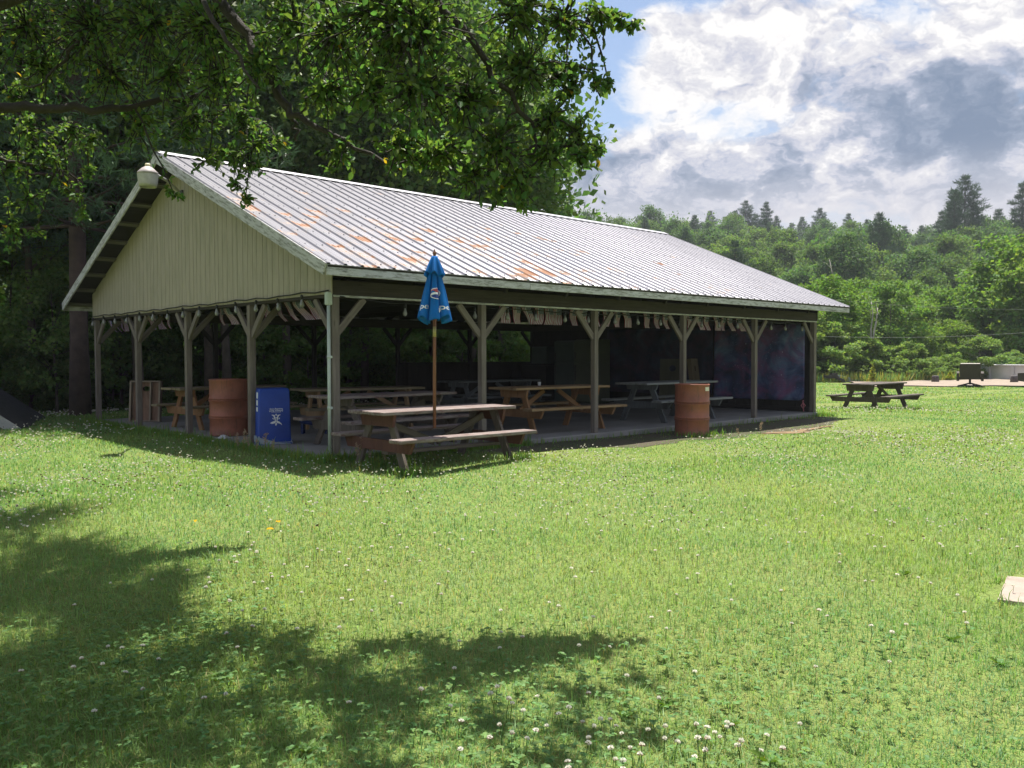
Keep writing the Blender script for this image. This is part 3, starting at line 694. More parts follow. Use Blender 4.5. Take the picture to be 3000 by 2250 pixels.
P = on_canopy(V, PHC+.16, Zl); P = [p*np.array((1, 1, 1))+np.array((math.cos(PHC), math.sin(PHC), 0))*.002 for p in P]; mb.add(P, Fc, 2)
V, Fc = disc(.058, .066, 0, 2*math.pi, 40); mb.add(on_canopy(V, PHC+.16, Zl), Fc, 2)
mb.build('round_logo', [plain('red_print', (.55, .09, .11), .6), plain('navy_print', (.02, .05, .25), .6), WHITE], cn)

# ------------------------------------------------------------------ barrels
def mat_barrel(name, c):
    m, nt, bs = newmat(name); v = objco(nt); a = noise(nt, v, 3, 6, .65); b = noise(nt, vmul(nt, v, (14, 14, 3)), 1, 6, .7)
    col = mix(nt, ramp(nt, a, [(.35, 0.), (.68, 1.)]), c, tuple(q*.6 for q in c))
    col = mix(nt, ramp(nt, b, [(.54, 0.), (.68, .8)]), col, (.12, .05, .032))
    z = nd(nt, 'ShaderNodeSeparateXYZ', {0: v}).outputs[2]
    zz = math_(nt, 'ADD', z, math_(nt, 'MULTIPLY', b, .18))
    col = mix(nt, nd(nt, 'ShaderNodeMapRange', {'Value': zz, 1: .06, 2: .2, 3: .8, 4: 0.}).outputs[0], col, (.10, .045, .028))
    nt.links.new(col, bs.inputs['Base Color']); bs.inputs['Roughness'].default_value = .6; bump(nt, bs, b, .2, .004); return m
BAR = mat_barrel('rusty_orange_paint', (.30, .10, .058))
def barrel(label, x, y, z, rz, H=.88, r=.288):
    t = thing('oil_drum', label, 'barrel', (x, y, z), rz)
    pr = [(r-.01, 0), (r+.006, .004), (r+.006, .02), (r, .028)]
    for zc in (.33*H, .635*H): pr += [(r, zc-.034), (r+.008, zc-.026), (r+.015, zc-.012), (r+.013, zc-.004), (r-.012, zc+.0), (r-.012, zc+.006), (r+.013, zc+.01), (r+.015, zc+.018), (r+.008, zc+.032), (r, zc+.04)]
    pr += [(r, H-.03), (r+.008, H-.02), (r+.009, H-.004), (r+.002, H), (r-.008, H-.004), (r-.012, H-.06), (r-.014, .02)]
    mb = MB(); mb.lathe(pr, 40); 
    ph = random.random()*9
    for i, v in enumerate(mb.v):                                     # knocks and dents
        a = math.atan2(v[1], v[0]); k = 1-.030*max(0, math.sin(a*2+ph)*math.sin(v[2]*7+ph*2)-.55)-.02*max(0, math.sin(a*5+ph*3)*math.sin(v[2]*13+ph)-.6); mb.v[i] = (v[0]*k, v[1]*k, v[2]+.003*math.sin(a*2+ph)*(v[2] > H*.9))
    mb.build('drum_shell', BAR, t); return t
b1 = barrel('rusty orange oil drum with white sticker on the grass strip', 6.55, -.74, float(ground(6.55, -.7))-.01, 0)
a0 = math.atan2(CAM[1]+.74, CAM[0]-6.55)+.85
mb = MB(); mb.grid(lambda u, v: np.array((.2915*math.cos(a0+u*.46), .2915*math.sin(a0+u*.46), .765+.065*v)), 8, 2)
stk = mb.build('sticker', plain('cream_sticker', (.72, .68, .55), .6, .1, 20), b1)
barrel('rusty orange oil drum on the slab beside the blue bin', .39, 3.83, .002, 1.2, H=.9, r=.292)

# ------------------------------------------------------------------ blue bin
BBLUE = plain('bin_blue_plastic', (.015, .06, .36), .45, .2, 5)
bt = thing('recycling_bin', 'upturned blue recycling bin with white emblem inside the gable posts', 'bin', (.26, 2.16, .002), R(-14))
hw, hd_, H = .235, .22, .80                                        # local -Y faces the photographer
mb = MB(); z0 = .10
sec = [(hw+.02, hd_+.02, 0), (hw+.02, hd_+.02, .055), (hw+.004, hd_+.004, .065), (hw+.002, hd_+.002, z0), (hw-.012, hd_-.012, H-.03), (hw-.03, hd_-.03, H)]
def rr_(a, b, z, rc=.03, n=5):
    o = []
    for cx, cy, s in ((1, 1, 0), (-1, 1, 90), (-1, -1, 180), (1, -1, 270)):
        for k in range(n): t = R(s+90*k/(n-1)); o.append((cx*(a-rc)+rc*math.cos(t), cy*(b-rc)+rc*math.sin(t), z))
    return o
V = sum([rr_(*s) for s in sec], []); n = 20
Fc = [(i*n+j, i*n+(j+1) % n, (i+1)*n+(j+1) % n, (i+1)*n+j) for i in range(len(sec)-1) for j in range(n)]+[tuple(range(n))[::-1], tuple((len(sec)-1)*n+j for j in range(n))]
mb.add(V, Fc, 0, None, True); body = mb.build('bin_body', BBLUE, bt); e = body.modifiers.new('es', 'EDGE_SPLIT'); e.split_angle = R(35)
def on_front(V, x0, z0, rot180=True, s=1.):
    out = []
    for x, y, _ in V:
        x, y = x*s, y*s
        if rot180: x, y = -x, -y
        z = z0+y; out.append((x0+x, -(hd_+.0045-.0143*(z-.1)/.67), z))
    return out
def cen(V): xs = [v[0] for v in V]; c = (min(xs)+max(xs))/2; return [(x-c, y, z) for x, y, z in V]
mb = MB()
V, Fc = text_mesh('Anheuser-Busch', .03, .0006); mb.add(on_front(cen(V), .02, .487), Fc)
V, Fc = text_mesh('Recycling Corp.', .03, .0006); mb.add(on_front(cen(V), .02, .513), Fc)
mb.add(on_front([(-.07, 0, 0), (.07, 0, 0), (.07, .003, 0), (-.07, .003, 0)], .02, .462), [(0, 1, 2, 3)])
mb.build('lettering', WHITE, body)
mb = MB()
def poly(P, s=1.): mb.add(on_front([(x, y, 0) for x, y in P], .02, .355), [tuple(range(len(P)))])
poly([(-.005, .0), (-.02, .02), (-.045, .03), (-.075, .06), (-.082, .085), (-.06, .065), (-.035, .055), (-.012, .05)])
poly([(.005, .0), (.02, .02), (.045, .025), (.07, .035), (.088, .05), (.06, .06), (.03, .055), (.012, .05)])
poly([(-.012, .052), (-.008, .075), (.004, .09), (.014, .078), (.012, .052)])
for sx in (-1, 1):
    poly([(0, .05), (sx*.012, .03), (sx*.04, -.055), (sx*.06, -.06), (sx*.062, -.072), (sx*.02, -.066), (sx*.004, .012)])
poly([(-.02, -.02), (.02, -.02), (.022, -.03), (-.022, -.03)])
poly([(0, -.052), (.012, -.066), (0, -.088), (-.012, -.066)])
poly([(-.035, .0), (-.03, -.01), (-.05, -.028), (-.055, -.018)]); poly([(.035, .0), (.03, -.01), (.05, -.028), (.055, -.018)])
mb.build('eagle_emblem', WHITE, body)
mb = MB()
for z, hgt in ((.66, .085), (.56, .075), (.475, .06)):
    mb.add([(-(hw+.003-.0143*(q-.1)/.67), y, q) for y, q in ((-.18, z), (-.09, z), (-.09, z+hgt), (-.18, z+hgt))], [(0, 1, 2, 3)])
mb.build('side_lettering', WHITE, body)
FILM = plain('crumpled_plastic_film', (.36, .42, .48), .3, .3, 8, spec=.6, bmp=.6)
mb = MB()
def film(u, v):
    a = rr_(hw+.022, hd_+.022, 0, .04, 6); k = u*(len(a)-.001); i = int(k); f_ = k-i; p = np.array(a[i])*(1-f_)+np.array(a[(i+1) % len(a)])*f_
    z = v*(.05+.06*max(0, -p[0]/hw)+.02*math.sin(u*40)); w = 1+.04*math.sin(u*61+v*5)*(1-v)
    return (p[0]*w, p[1]*w, z+.003)
mb.grid(film, 96, 5); mb.build('plastic_film', FILM, bt)
mb = MB()
mb.grid(lambda u, v: ((u-.5)*.2+.02*math.sin(v*9), (v-.5)*.14+.015*math.sin(u*11), .004+.045*math.sin(u*3.14)*math.sin(v*3.14)*(1+.3*math.sin(u*17+v*13))), 14, 12)
o = mb.build('plastic_bag', plain('translucent_white_film', (.55, .57, .58), .35, .2, 12, bmp=.6)); o.location = (float(unz(656, 1285, 0)[0]), float(unz(656, 1285, 0)[1]), .003)
tag(o, 'crumpled pale plastic scrap at the foot of the left oil drum', 'plastic bag')

# blue stool under the olive table
st = thing('step_stool', 'small dark blue plastic stool on the slab under the olive table', 'stool', (1.52, 3.1, .002), R(-40)); SB = plain('navy_plastic', (.006, .02, .10), .5, .2, 5)
mb = MB(); mb.grid(lambda u, v: ((u-.5)*.42, (v-.5)*.2, .2+.05*(2*u-1)**2), 14, 4); q = mb.build('seat', SB, st); e = q.modifiers.new('t', 'SOLIDIFY'); e.thickness = .06
for sx in (-1, 1):
    mb = MB(); mb.prism([(-.09, .22), (.09, .22), (.1, 0), (.05, 0), (.0, .1), (-.05, 0), (-.1, 0)], (sx*.19-.02, 0, 0), (0, 1, 0), (0, 0, 1), (1, 0, 0), .04); mb.build('leg', SB, st)

# ------------------------------------------------------------------ cornhole boards
def cornhole(label, x, y, rz, lean, front, m1, m2):
    t = thing('cornhole_board', label, 'cornhole board', (x, y, .002), rz); t.rotation_euler = (R(lean), 0, rz)
    w, h = .6, 1.2; mb = MB(); n = 28; cx, cz, r = 0, h-.23, .077
    # plywood deck with its round hole, as a ring of faces (local -Y faces out)
    ring = [(cx+r*math.cos(2*math.pi*k/n), cz+r*math.sin(2*math.pi*k/n)) for k in range(n)]
    def edge(a):
        c, s = math.cos(a), math.sin(a); k = min((w/2)/abs(c) if abs(c) > 1e-6 else 9, (h-cz)/s if s > 1e-6 else 9, cz/-s if s < -1e-6 else 9); return (cx+c*k, cz+s*k)
    angs = sorted([2*math.pi*k/n for k in range(n)]+[math.atan2(dz, dx) % (2*math.pi) for dx in (-w/2, w/2) for dz in (-cz, h-cz)])
    V = []; Fc = []; N = len(angs)
    for yy in (0, .015):
        for a in angs: V += [(cx+r*math.cos(a), yy, cz+r*math.sin(a)), (edge(a)[0], yy, edge(a)[1])]
    for k in range(N):
        a, b = 2*k, 2*((k+1) % N); Fc += [(a, a+1, b+1, b), (2*N+a, 2*N+b, 2*N+b+1, 2*N+a+1), (a, b, 2*N+b, 2*N+a), (a+1, 2*N+a+1, 2*N+b+1, b+1)]
    mb.add(V, Fc, 0, [(p[2], p[0], p[1]) for p in V]); mb.build('deck', m1, t)
    mb = MB()
    for sx in (-1, 1): mb.box((sx*(w/2-.02), .055, h/2), (.038, .078, h-.004), ch=.003)
    for zz in (.02, h-.02): mb.box((0, .055, zz), (w-.08, .078, .036), ch=.003)
    mb.build('frame', m2, t); return t
W_PLY = wood('weathered_plywood', (.25, .20, .15), (.36, .30, .23)); W_PLYR = wood('rusty_plywood', (.22, .12, .08), (.32, .2, .14))
cb = cornhole('weathered cornhole board standing upright showing its slatted underside', .47, 7.64, R(-43+180), 6, False, W_PLYR, W_PLY); cb.scale = (1, 1, .66)
for k in (-.1, .1):
    mb = MB(); mb.box((k, .05, .6), (.03, .06, 1.12), ch=.003); mb.build('slat', W_PLY, cb)
p = unx(1962, 1080, 11.2)
W_OLV2 = wood('dull_tan_cornhole', (.12, .09, .055), (.18, .14, .085), knots=False); W_OLB = wood('olive_cornhole', (.075, .078, .045), (.11, .11, .065), knots=False)
cornhole('dark olive cornhole board with round hole leaning at the end wall', 11.0, 2.95, R(-62), -9, True, W_OLB, W_OLB)
cornhole('tan cornhole board tipped on edge beside the olive one', 11.2, 2.28, R(20), -7, True, W_OLV2, W_OLV2)

# ------------------------------------------------------------------ fridge, cabinet, cup, ribbon, tapestries
def fridge(label, y, w, h, m):
    t = thing('refrigerator', label, 'refrigerator', (11.6, y, .002), 0)
    mb = MB(); mb.box((.03, 0, h/2), (.6, w, h), ch=.02); mb.build('case', m, t)
    mb = MB(); mb.box((-.31, 0, h*.33), (.06, w-.01, h*.62), ch=.015); d = mb.build('door', m, t)
    hb = MB(); hb.bar((-.36, w/2-.07, h*.35), (-.36, w/2-.07, h*.6), .02, .03, up=(1, 0, 0)); hb.build('handle', plain('dark_handle', (.06, .06, .06), .4), d)
    mb = MB(); mb.box((-.31, 0, h*.82), (.06, w-.01, h*.33), ch=.015); d = mb.build('freezer_door', m, t)
    hb = MB(); hb.bar((-.36, w/2-.07, h*.69), (-.36, w/2-.07, h*.8), .02, .03, up=(1, 0, 0)); hb.build('handle', plain('dark_handle', (.06, .06, .06), .4), d)
FR = plain('almond_enamel', (.12, .135, .09), .45, .2, 2); FR2 = plain('grey_enamel', (.085, .11, .10), .5, .2, 2)
yf = float(unx(1662, 1050, 11.4)[1]); yf2 = float(unx(1712, 1050, 11.4)[1])
fridge('tall old refrigerator left of the pair against the end wall', yf, .74, 1.68, FR2); fridge('tall almond refrigerator nearest the middle posts against end wall', yf2-.1, .72, 1.7, FR)
yc = float(unx(1583, 1040, 11.7)[1]); cbn = thing('wall_cabinet', 'pale grey cabinet on the counter beside the back opening', 'cabinet', (11.85, yc, 1.05))
mb = MB(); mb.box((0, 0, .24), (.4, .62, .48), ch=.01); mb.build('cabinet_body', FR2, cbn); mb = MB(); mb.box((-.21, 0, .24), (.02, .58, .44), ch=.005); mb.build('door', FR2, cbn)
ct = thing('counter', 'dark wooden counter below the pale grey cabinet', 'counter', (11.75, yc+.1, .002)); mb = MB(); mb.box((0, 0, 1.02), (.7, 1.1, .05), ch=.006); mb.build('counter_top', W_DARK, ct); mb = MB(); mb.box((.05, 0, .5), (.55, 1.0, .98)); mb.build('base', W_DARK, ct)
cp = thing('plastic_cup', 'tiny white cup standing on the tan pine table', 'cup', (float(unz(1580, 1131, .74)[0]), float(unz(1580, 1131, .74)[1]), .742)); mb = MB(); mb.lathe([(.022, 0), (.03, .07), (.027, .07), (.02, .005)], 16); mb.build('cup_wall', plain('white_plastic', (.7, .7, .7), .4), cp)
rb = MB(); p = unx(2355, 1188, 12.1)
rb.tube([(0, .0, .12), (0, .01, .07), (0, -.05, .0), (0, .0, -.07), (0, .05, .0), (0, .0, .07), (0, -.01, -.13)], .012, 8)
o = rb.build('ribbon_loop', plain('pink_ribbon', (.6, .2, .24), .6)); o.location = (12.07, float(p[1]), float(p[2])); tag(o, 'pink ribbon loop hanging at the foot of the end wall', 'ribbon')
def mat_galaxy(name, gain):
    m, nt, bs = newmat(name); v = locattr(nt)
    a = noise(nt, v, 1.3, 6, .62, .8); b = noise(nt, vmul(nt, v, (1, 1.2, 1)), 2.1, 7, .62, .6); 
    vo = nd(nt, 'ShaderNodeTexVoronoi', {'Vector': v, 'Scale': 15.}).outputs['Distance']; vo2 = nd(nt, 'ShaderNodeTexVoronoi', {'Vector': v, 'Scale': 5.}).outputs['Distance']
    g = gain
    col = ramp(nt, a, [(.36, (.012*g, .016*g, .04*g)), (.5, (.035*g, .05*g, .13*g)), (.62, (.09*g, .13*g, .25*g)), (.74, (.2*g, .25*g, .38*g))])
    col = mix(nt, ramp(nt, b, [(.45, 0.), (.68, .85)]), col, (.17*g, .06*g, .15*g))
    star = math_(nt, 'MAXIMUM', ramp(nt, vo, [(.05, 1.), (.09, 0.)]), ramp(nt, vo2, [(.035, 1.), (.06, 0.)]))
    col = mix(nt, math_(nt, 'MULTIPLY', star, .75), col, (.55*g, .6*g, .75*g))
    nt.links.new(col, bs.inputs['Base Color']); bs.inputs['Roughness'].default_value = .8; return m
def tapestry(label, y0, y1, z0, z1, m, x):
    W = abs(y1-y0); H = z1-z0
    def fn(u, v):
        z = z1-H*v-.05*math.sin(math.pi*u)*(1-v)*.6; b = .018*math.sin(u*22+v*2)*(.3+.7*v)+.03*math.sin(u*6+1)*v
        if v > .92 and u > .93: b -= .02
        y = y0+(y1-y0)*u; rnd = .06*max(0, (u-.93)/.07)**2 if v > .9 else 0
        return (x-.02-abs(b), y, z+rnd)
    mb = MB(); mb.grid(fn, 50, 16, loc=lambda u, v: (u*W, -v*H, 0)); o = mb.build('tapestry', m); tag(o, label, 'tapestry'); e = o.modifiers.new('t', 'SOLIDIFY'); e.thickness = .003
tapestry('purple and blue galaxy print tapestry hung on the end wall', 2.5, .16, .25, 1.98, mat_galaxy('galaxy_print', 1.35), PX-.06)
tapestry('nearly black star print tapestry left of the purple galaxy one', 5.9, 2.56, .3, 1.98, mat_galaxy('dark_star_print', .35), PX-.05)

# ------------------------------------------------------------------ leaves and trees
def unit(a): return a/(np.linalg.norm(a, axis=-1, keepdims=True)+1e-9)
def rand_dirs(n): return unit(RNG.normal(size=(n, 3)))
def leaves6(P, A, Nn, Ln, Wd, fold=.25):
    """ovate leaves: six corners, folded on the midrib"""
    A = unit(A); S = unit(np.cross(A, Nn)); Nn = np.cross(S, A); Ln = Ln[:, None]; Wd = Wd[:, None]
    b = P; t = P+A*Ln-Nn*Ln*.12; up = Nn*Wd*fold
    l1 = P+A*Ln*.28+S*Wd*.46+up; l2 = P+A*Ln*.68+S*Wd*.40+up*.8; r1 = P+A*Ln*.28-S*Wd*.46+up; r2 = P+A*Ln*.68-S*Wd*.40+up*.8
    V = np.stack([b, l1, l2, t, r2, r1], 1); n = len(P); i = np.arange(n)[:, None]*6
    F = np.concatenate([i+np.array([0, 1, 2, 3]), i+np.array([0, 3, 4, 5])], 1).reshape(-1, 4)
    return V.reshape(-1, 3), F
def leaves4(P, A, Nn, Ln, Wd):
    A = unit(A); S = unit(np.cross(A, Nn)); Ln = Ln[:, None]; Wd = Wd[:, None]
    V = np.stack([P, P+A*Ln*.45+S*Wd*.5, P+A*Ln, P+A*Ln*.45-S*Wd*.5], 1); n = len(P); i = np.arange(n)[:, None]*4
    return V.reshape(-1, 3), i+np.array([0, 1, 2, 3])
def vary(base, n, dv=.25, dh=.12, rep=6):
    b = np.array(base)*(1+RNG.uniform(-dv, dv, (n, 1))); h = RNG.uniform(-dh, dh, n)
    b[:, 0] *= 1+h*2; b[:, 2] *= 1-h
    return np.repeat(np.clip(b, .002, 1), rep, axis=0)
LEAF = leafmat('apple_leaf', .46, .5, .22)
LEAFB = leafmat('tree_leaf', .46, .6, .15); NEED = leafmat('pine_needle', .2, .55, .25, (1.05, 1.15, .7))
BARK = plain('bark', (.10, .08, .065), .9, .4, 5, bmp=.9, c2=(.045, .036, .03)); BARKP = plain('pine_bark', (.085, .058, .05), .95, .4, 4, bmp=1., c2=(.035, .025, .024)); BARKW = plain('pale_bark', (.42, .40, .36), .9, .4, 3, bmp=.4)

def bez(p0, p1, sag=0., n=5, wob=.0):
    p0 = np.array(p0, float); p1 = np.array(p1, float); out = []
    for k in range(n+1):
        t = k/n; q = p0*(1-t)+p1*t; q = q+np.array((0, 0, 4*t*(1-t)*sag))
        if 0 < k < n and wob: q = q+RNG.normal(size=3)*wob
        out.append(q)
    return out
def broadleaf(name, H, rx, base, nclump, nleaf, lsize, seed, trunk=None, cz=.62, rz=.40, mat=None, col2=None):
    global RNG; keep = RNG; RNG = np.random.default_rng(seed)
    t = thing(name, None, None); tr = MB(); tr0 = trunk or H*.017
    lean = RNG.normal(size=2)*H*.02
    top = np.array((lean[0], lean[1], H*.8)); pts = [np.array((0, 0, -.3)), np.array((lean[0]*.1, lean[1]*.1, H*.12)), np.array((lean[0]*.3, lean[1]*.6, H*.4)), top]
    tr.tube(pts, [tr0*1.35, tr0, tr0*.7, tr0*.2], 9)
    C = []
    for k in range(nclump):
        d = rand_dirs(1)[0]; rr = RNG.uniform(.45, 1.)**.6; prof = 1.0
        z = d[2]*rr; wz = 1-.25*max(z, 0)
        wob = 1+.22*math.sin(3*math.atan2(d[1], d[0])+seed)+.12*math.sin(5*d[2]+seed)
        C.append((d[0]*rr*rx*wz*wob, d[1]*rr*rx*wz*wob, H*cz+z*H*rz))
    C = np.array(C); C[:, :2] += lean
    for c in C[::max(1, nclump//16)]:
        zb = max(H*.16, c[2]-H*.22*RNG.uniform(.5, 1.2)); f_ = min(1, zb/(H*.8)); b = np.array((lean[0]*f_, lean[1]*f_, zb))
        tr.tube(bez(b, c, .04*H*RNG.uniform(-.3, .6), 4, .012*H), [tr0*.36, tr0*.25, tr0*.16, tr0*.1, tr0*.05], 5)
    tr.build('trunk', BARK, t)
    ci = RNG.integers(0, nclump, nleaf); cr = H*RNG.uniform(.055, .105, nclump)
    d = rand_dirs(nleaf); d[:, 2] = d[:, 2]*.75+.15
    P = C[ci]+d*(cr[ci]*RNG.uniform(.25, 1.1, nleaf)**.6)[:, None]*np.array((1.25, 1.25, .8))
    A = unit(d*.6+RNG.normal(size=(nleaf, 3))*.8+np.array((0, 0, -.25))); Nn = unit(d*.5+np.array((0, 0, .8))+RNG.normal(size=(nleaf, 3))*.55)
    L = lsize*RNG.uniform(.6, 1.3, nleaf); V, F = leaves4(P, A, Nn, L, L*.72)
    cc = RNG.uniform(-.22, .22, nclump)[ci]
    col = np.array(base)*(1+RNG.uniform(-.22, .22, (nleaf, 1))+cc[:, None]); col[:, 0] *= 1+RNG.uniform(-.2, .25, nleaf)
    o = mesh_np('crown', V, F, mat or LEAFB, np.repeat(np.clip(col, .003, 1), 4, 0), t); RNG = keep
    return t
def pine(name, H, rad, base, nwh, seed, start=.25, tufts=9, tl=.34, irregular=.35, trunk=None):
    global RNG; keep = RNG; RNG = np.random.default_rng(seed)
    t = thing(name, None, None); tr = MB(); r0 = trunk or H*.014
    tr.tube([(0, 0, -.3), (0, 0, H*.1), (0, 0, H*.55), (0, 0, H)], [r0*1.3, r0, r0*.65, .02], 9)
    P = []; A = []
    for w in range(nwh):
        f = w/(nwh-1); z = H*(start+(1-start)*f)-.1
        prof = (1-f)**.75*.9+.07; nb = 5 if f < .8 else 4; a0 = RNG.uniform(0, 6.28)
        for b in range(nb):
            a = a0+b*6.283/nb+RNG.normal()*.25; L = rad*prof*(1+RNG.uniform(-irregular, irregular))
            up_ = .10+.5*f+RNG.normal()*.06; e = np.array((math.cos(a), math.sin(a), up_))
            end = np.array((0, 0, z))+e*L*np.array((1, 1, .55)); zb = bez((0, 0, z), end, -.05*L, 4)
            if L > .5: tr.tube(zb, [max(.012, r0*.22*prof+.01), r0*.16*prof+.01, .012, .009, .006], 4, cap=False)
            n = max(3, int(tufts*L/rad*1.6)+2)
            for k in range(n):
                s = .25+.75*(k+RNG.random())/n; q = np.array((0, 0, z))*(1-s)+end*s; q[2] += -.05*L*4*s*(1-s)
                side = np.array((-e[1], e[0], 0))*RNG.normal()*.2*L*(1.1-s*.55); P.append(q+side+np.array((0, 0, RNG.normal()*.06*L*.5))); A.append(unit(e*.7+side/(abs(L)*.15+1e-3)*.35+np.array((0, 0, .35))))
    tr.build('trunk', BARKP, t)
    P = np.array(P); A = np.array(A); m = 15; n = len(P)*m
    PP = np.repeat(P, m, 0)+RNG.normal(size=(n, 3))*tl*.22; AA = unit(np.repeat(A, m, 0)+RNG.normal(size=(n, 3))*.75); NN = rand_dirs(n)
    L = tl*RNG.uniform(.6, 1.25, n); V, F = leaves4(PP, AA, NN, L, L*.10)
    V2, F2 = leaves4(PP, AA, np.cross(AA, NN), L, L*.10); F = np.concatenate([F, F2+len(V)]); V = np.concatenate([V, V2])
    cv = np.repeat(RNG.uniform(-.25, .25, len(P)), m); col = np.array(base)*(1+cv[:, None]+RNG.uniform(-.15, .15, (n, 1))); col = np.repeat(np.clip(col, .003, 1), 4, 0)
    mesh_np('crown', V, F, NEED, np.concatenate([col, col]), t); RNG = keep
    return t
PROTO = {}
def place(kind, x, y, s, label, cat, group, z=None, rz=None, sz=None):
    src, used = PROTO[kind]
    o = copy_tree(src) if used else src; PROTO[kind][1] = True
    o.location = (x, y, float(ground(x, y)) if z is None else z); o.scale = (s, s, s*(sz or 1)); o.rotation_euler = (0, 0, random.uniform(0, 6.28) if rz is None else rz)
    tag(o, label, cat, group); return o
G1, G2, G3, G4 = (.078, .142, .042), (.098, .165, .048), (.122, .195, .058), (.078, .145, .056)
# woodland close behind the pavilion
PROTO['maple'] = [broadleaf('maple_tree', 17, 5.2, (.095, .165, .048), 150, 36000, .22, 11), False]
PROTO['maple2'] = [broadleaf('maple_tree', 16, 4.8, (.095, .165, .06), 130, 34000, .22, 12, cz=.58, rz=.44), False]
PROTO['sap'] = [broadleaf('sapling', 6, 1.9, G2, 60, 9000, .15, 13, trunk=.05, cz=.58, rz=.42), False]
PROTO['sap2'] = [broadleaf('sapling', 5, 1.7, G3, 50, 8000, .14, 14, trunk=.045, cz=.55, rz=.45), False]
PROTO['bush'] = [broadleaf('shrub', 2.4, 1.6, G2, 50, 7000, .12, 15, trunk=.03, cz=.48, rz=.46), False]
PROTO['pine'] = [pine('white_pine', 18, 4.6, (.075, .135, .075), 26, 16, start=.24, tufts=22, tl=.24, trunk=.19), False]
PROTO['pine2'] = [pine('white_pine', 17, 4.2, (.075, .135, .08), 24, 17, start=.3, tufts=20, tl=.24, trunk=.17), False]
gW = 'woodland trees behind the pavilion'
x, y = .35, 11.25; place('pine', x, y, 1.0, 'tall white pine with thick trunk close behind the left gable corner', 'tree', gW, rz=.4)
for k, (l, d, s, kd) in enumerate([(-16.5, 23, 1.0, 'maple'), (-12.5, 27, 1.05, 'maple2'), (-8.6, 25.5, .95, 'maple'), (-5.2, 27.5, .95, 'maple2'), (-3.3, 29.5, .9, 'maple'), (-2.5, 32, .85, 'maple2'), (-5.8, 34, 1.1, 'maple'), (-14, 34, 1.15, 'maple2'), (-20.5, 30, 1.1, 'maple'), (-22, 22, 1.0, 'maple2'), (-10, 33, 1.1, 'maple'), (-26, 27, 1.1, 'maple'), (-5.0, 38, 1.05, 'maple2')]):
    x, y = lat(l, d); place(kd, x, y, s, 'tall dense maple in the woodland behind the pavilion', 'tree', gW)
for k, (l, d, s, kd) in enumerate([(-14.2, 20.5, .85, 'pine2'), (-3.6, 32, .9, 'pine'), (-.1, 33, .6, 'pine2'), (-18, 27, 1., 'pine')]):
    x, y = lat(l, d); place(kd, x, y, s, 'white pine standing among the maples behind the pavilion', 'tree', gW)
for l, d, s in ((1.6, 36, .5),): x, y = lat(l, d); place('pine2', x, y, s, 'small white pine whose tip shows over the roof ridge', 'tree', gW)
gU = 'saplings and shrubs under the woodland edge'
cnt = 0
for x, y, k_, s_ in ((9.2, 11.6, 'bush', 1.0), (10.6, 11.9, 'bush', 1.1), (12.2, 12.2, 'bush', 1.1), (13.6, 12.6, 'bush', 1.2), (8.0, 12.4, 'sap', .9), (10.0, 13.6, 'sap2', 1.0), (12.0, 14.2, 'sap', 1.0), (14.2, 14.4, 'sap2', 1.1), (15.4, 13.2, 'bush', 1.2), (6.4, 11.8, 'bush', .9), (16.5, 15, 'sap', 1.1), (11.2, 16.2, 'sap', 1.2), (13.2, 17, 'sap2', 1.3), (15.6, 17.4, 'sap', 1.2)):
    place(k_, x, y, s_, 'leafy green bush seen through the back opening of the pavilion', 'shrub', gU)
for k in range(400):
    x = random.uniform(-9, 14); y = random.uniform(12.0, 23); dd = (x-CAM[0])*.684+(y-CAM[1])*.729; l = (x-CAM[0])*.729-(y-CAM[1])*.684
    if abs(l) > .66*dd or cnt >= 60 or (x < 1.6 and y < 12.8): continue
    if k % 3: place('bush', x, y, random.uniform(.45, 1.0), 'leafy shrub in the shaded woodland edge behind the pavilion', 'shrub', gU)
    else: place(random.choice(('sap', 'sap2')), x, y, random.uniform(.7, 1.1), 'young leafy sapling in the shaded woodland edge behind the pavilion', 'tree', gU)
    cnt += 1
PROTO['slim'] = [broadleaf('slender_tree', 12, 2.6, G2, 60, 12000, .2, 18, trunk=.13, cz=.72, rz=.27), False]
for k, (l, d) in enumerate(((-12.6, 22.5), (-11.2, 24), (-9.4, 21.5), (-8.2, 23.2), (-7.4, 22.2), (-6.2, 23.6), (-5.4, 25.2), (-4.3, 24.8), (-3.4, 26.3), (-2.6, 27.8), (-1.3, 28.2), (-.3, 29), (-13.6, 20.5), (-15, 22), (-12.2, 19.6))):
    x, y = lat(l, d)
    if y > 10.6: place('slim', x, y, random.uniform(.8, 1.1), 'slender dark trunked tree seen between the pavilion posts', 'tree', gW)
# deep woodland mass
n = 26000; d = RNG.uniform(36, 52, n); l = RNG.uniform(-46, 4, n); X, Y = lat(l, d); Z = RNG.uniform(0, 1, n)**.9*13-.3
cl = np.sin(X*1.1+Y*.7)+np.sin(Y*1.3-X*.5)+np.sin(Z*1.7+X)
keep_ = cl > -1.2; P = np.stack([X, Y, Z], 1)[keep_]; n = len(P); L = RNG.uniform(.25, .6, n)
V, F = leaves4(P, rand_dirs(n), unit(RNG.normal(size=(n, 3))+np.array((0, 0, .8))), L, L*.75)
tag(mesh_np('deep_woodland', V, F, LEAFB, vary(G1, n, .3, .12, 4)), kind='stuff')

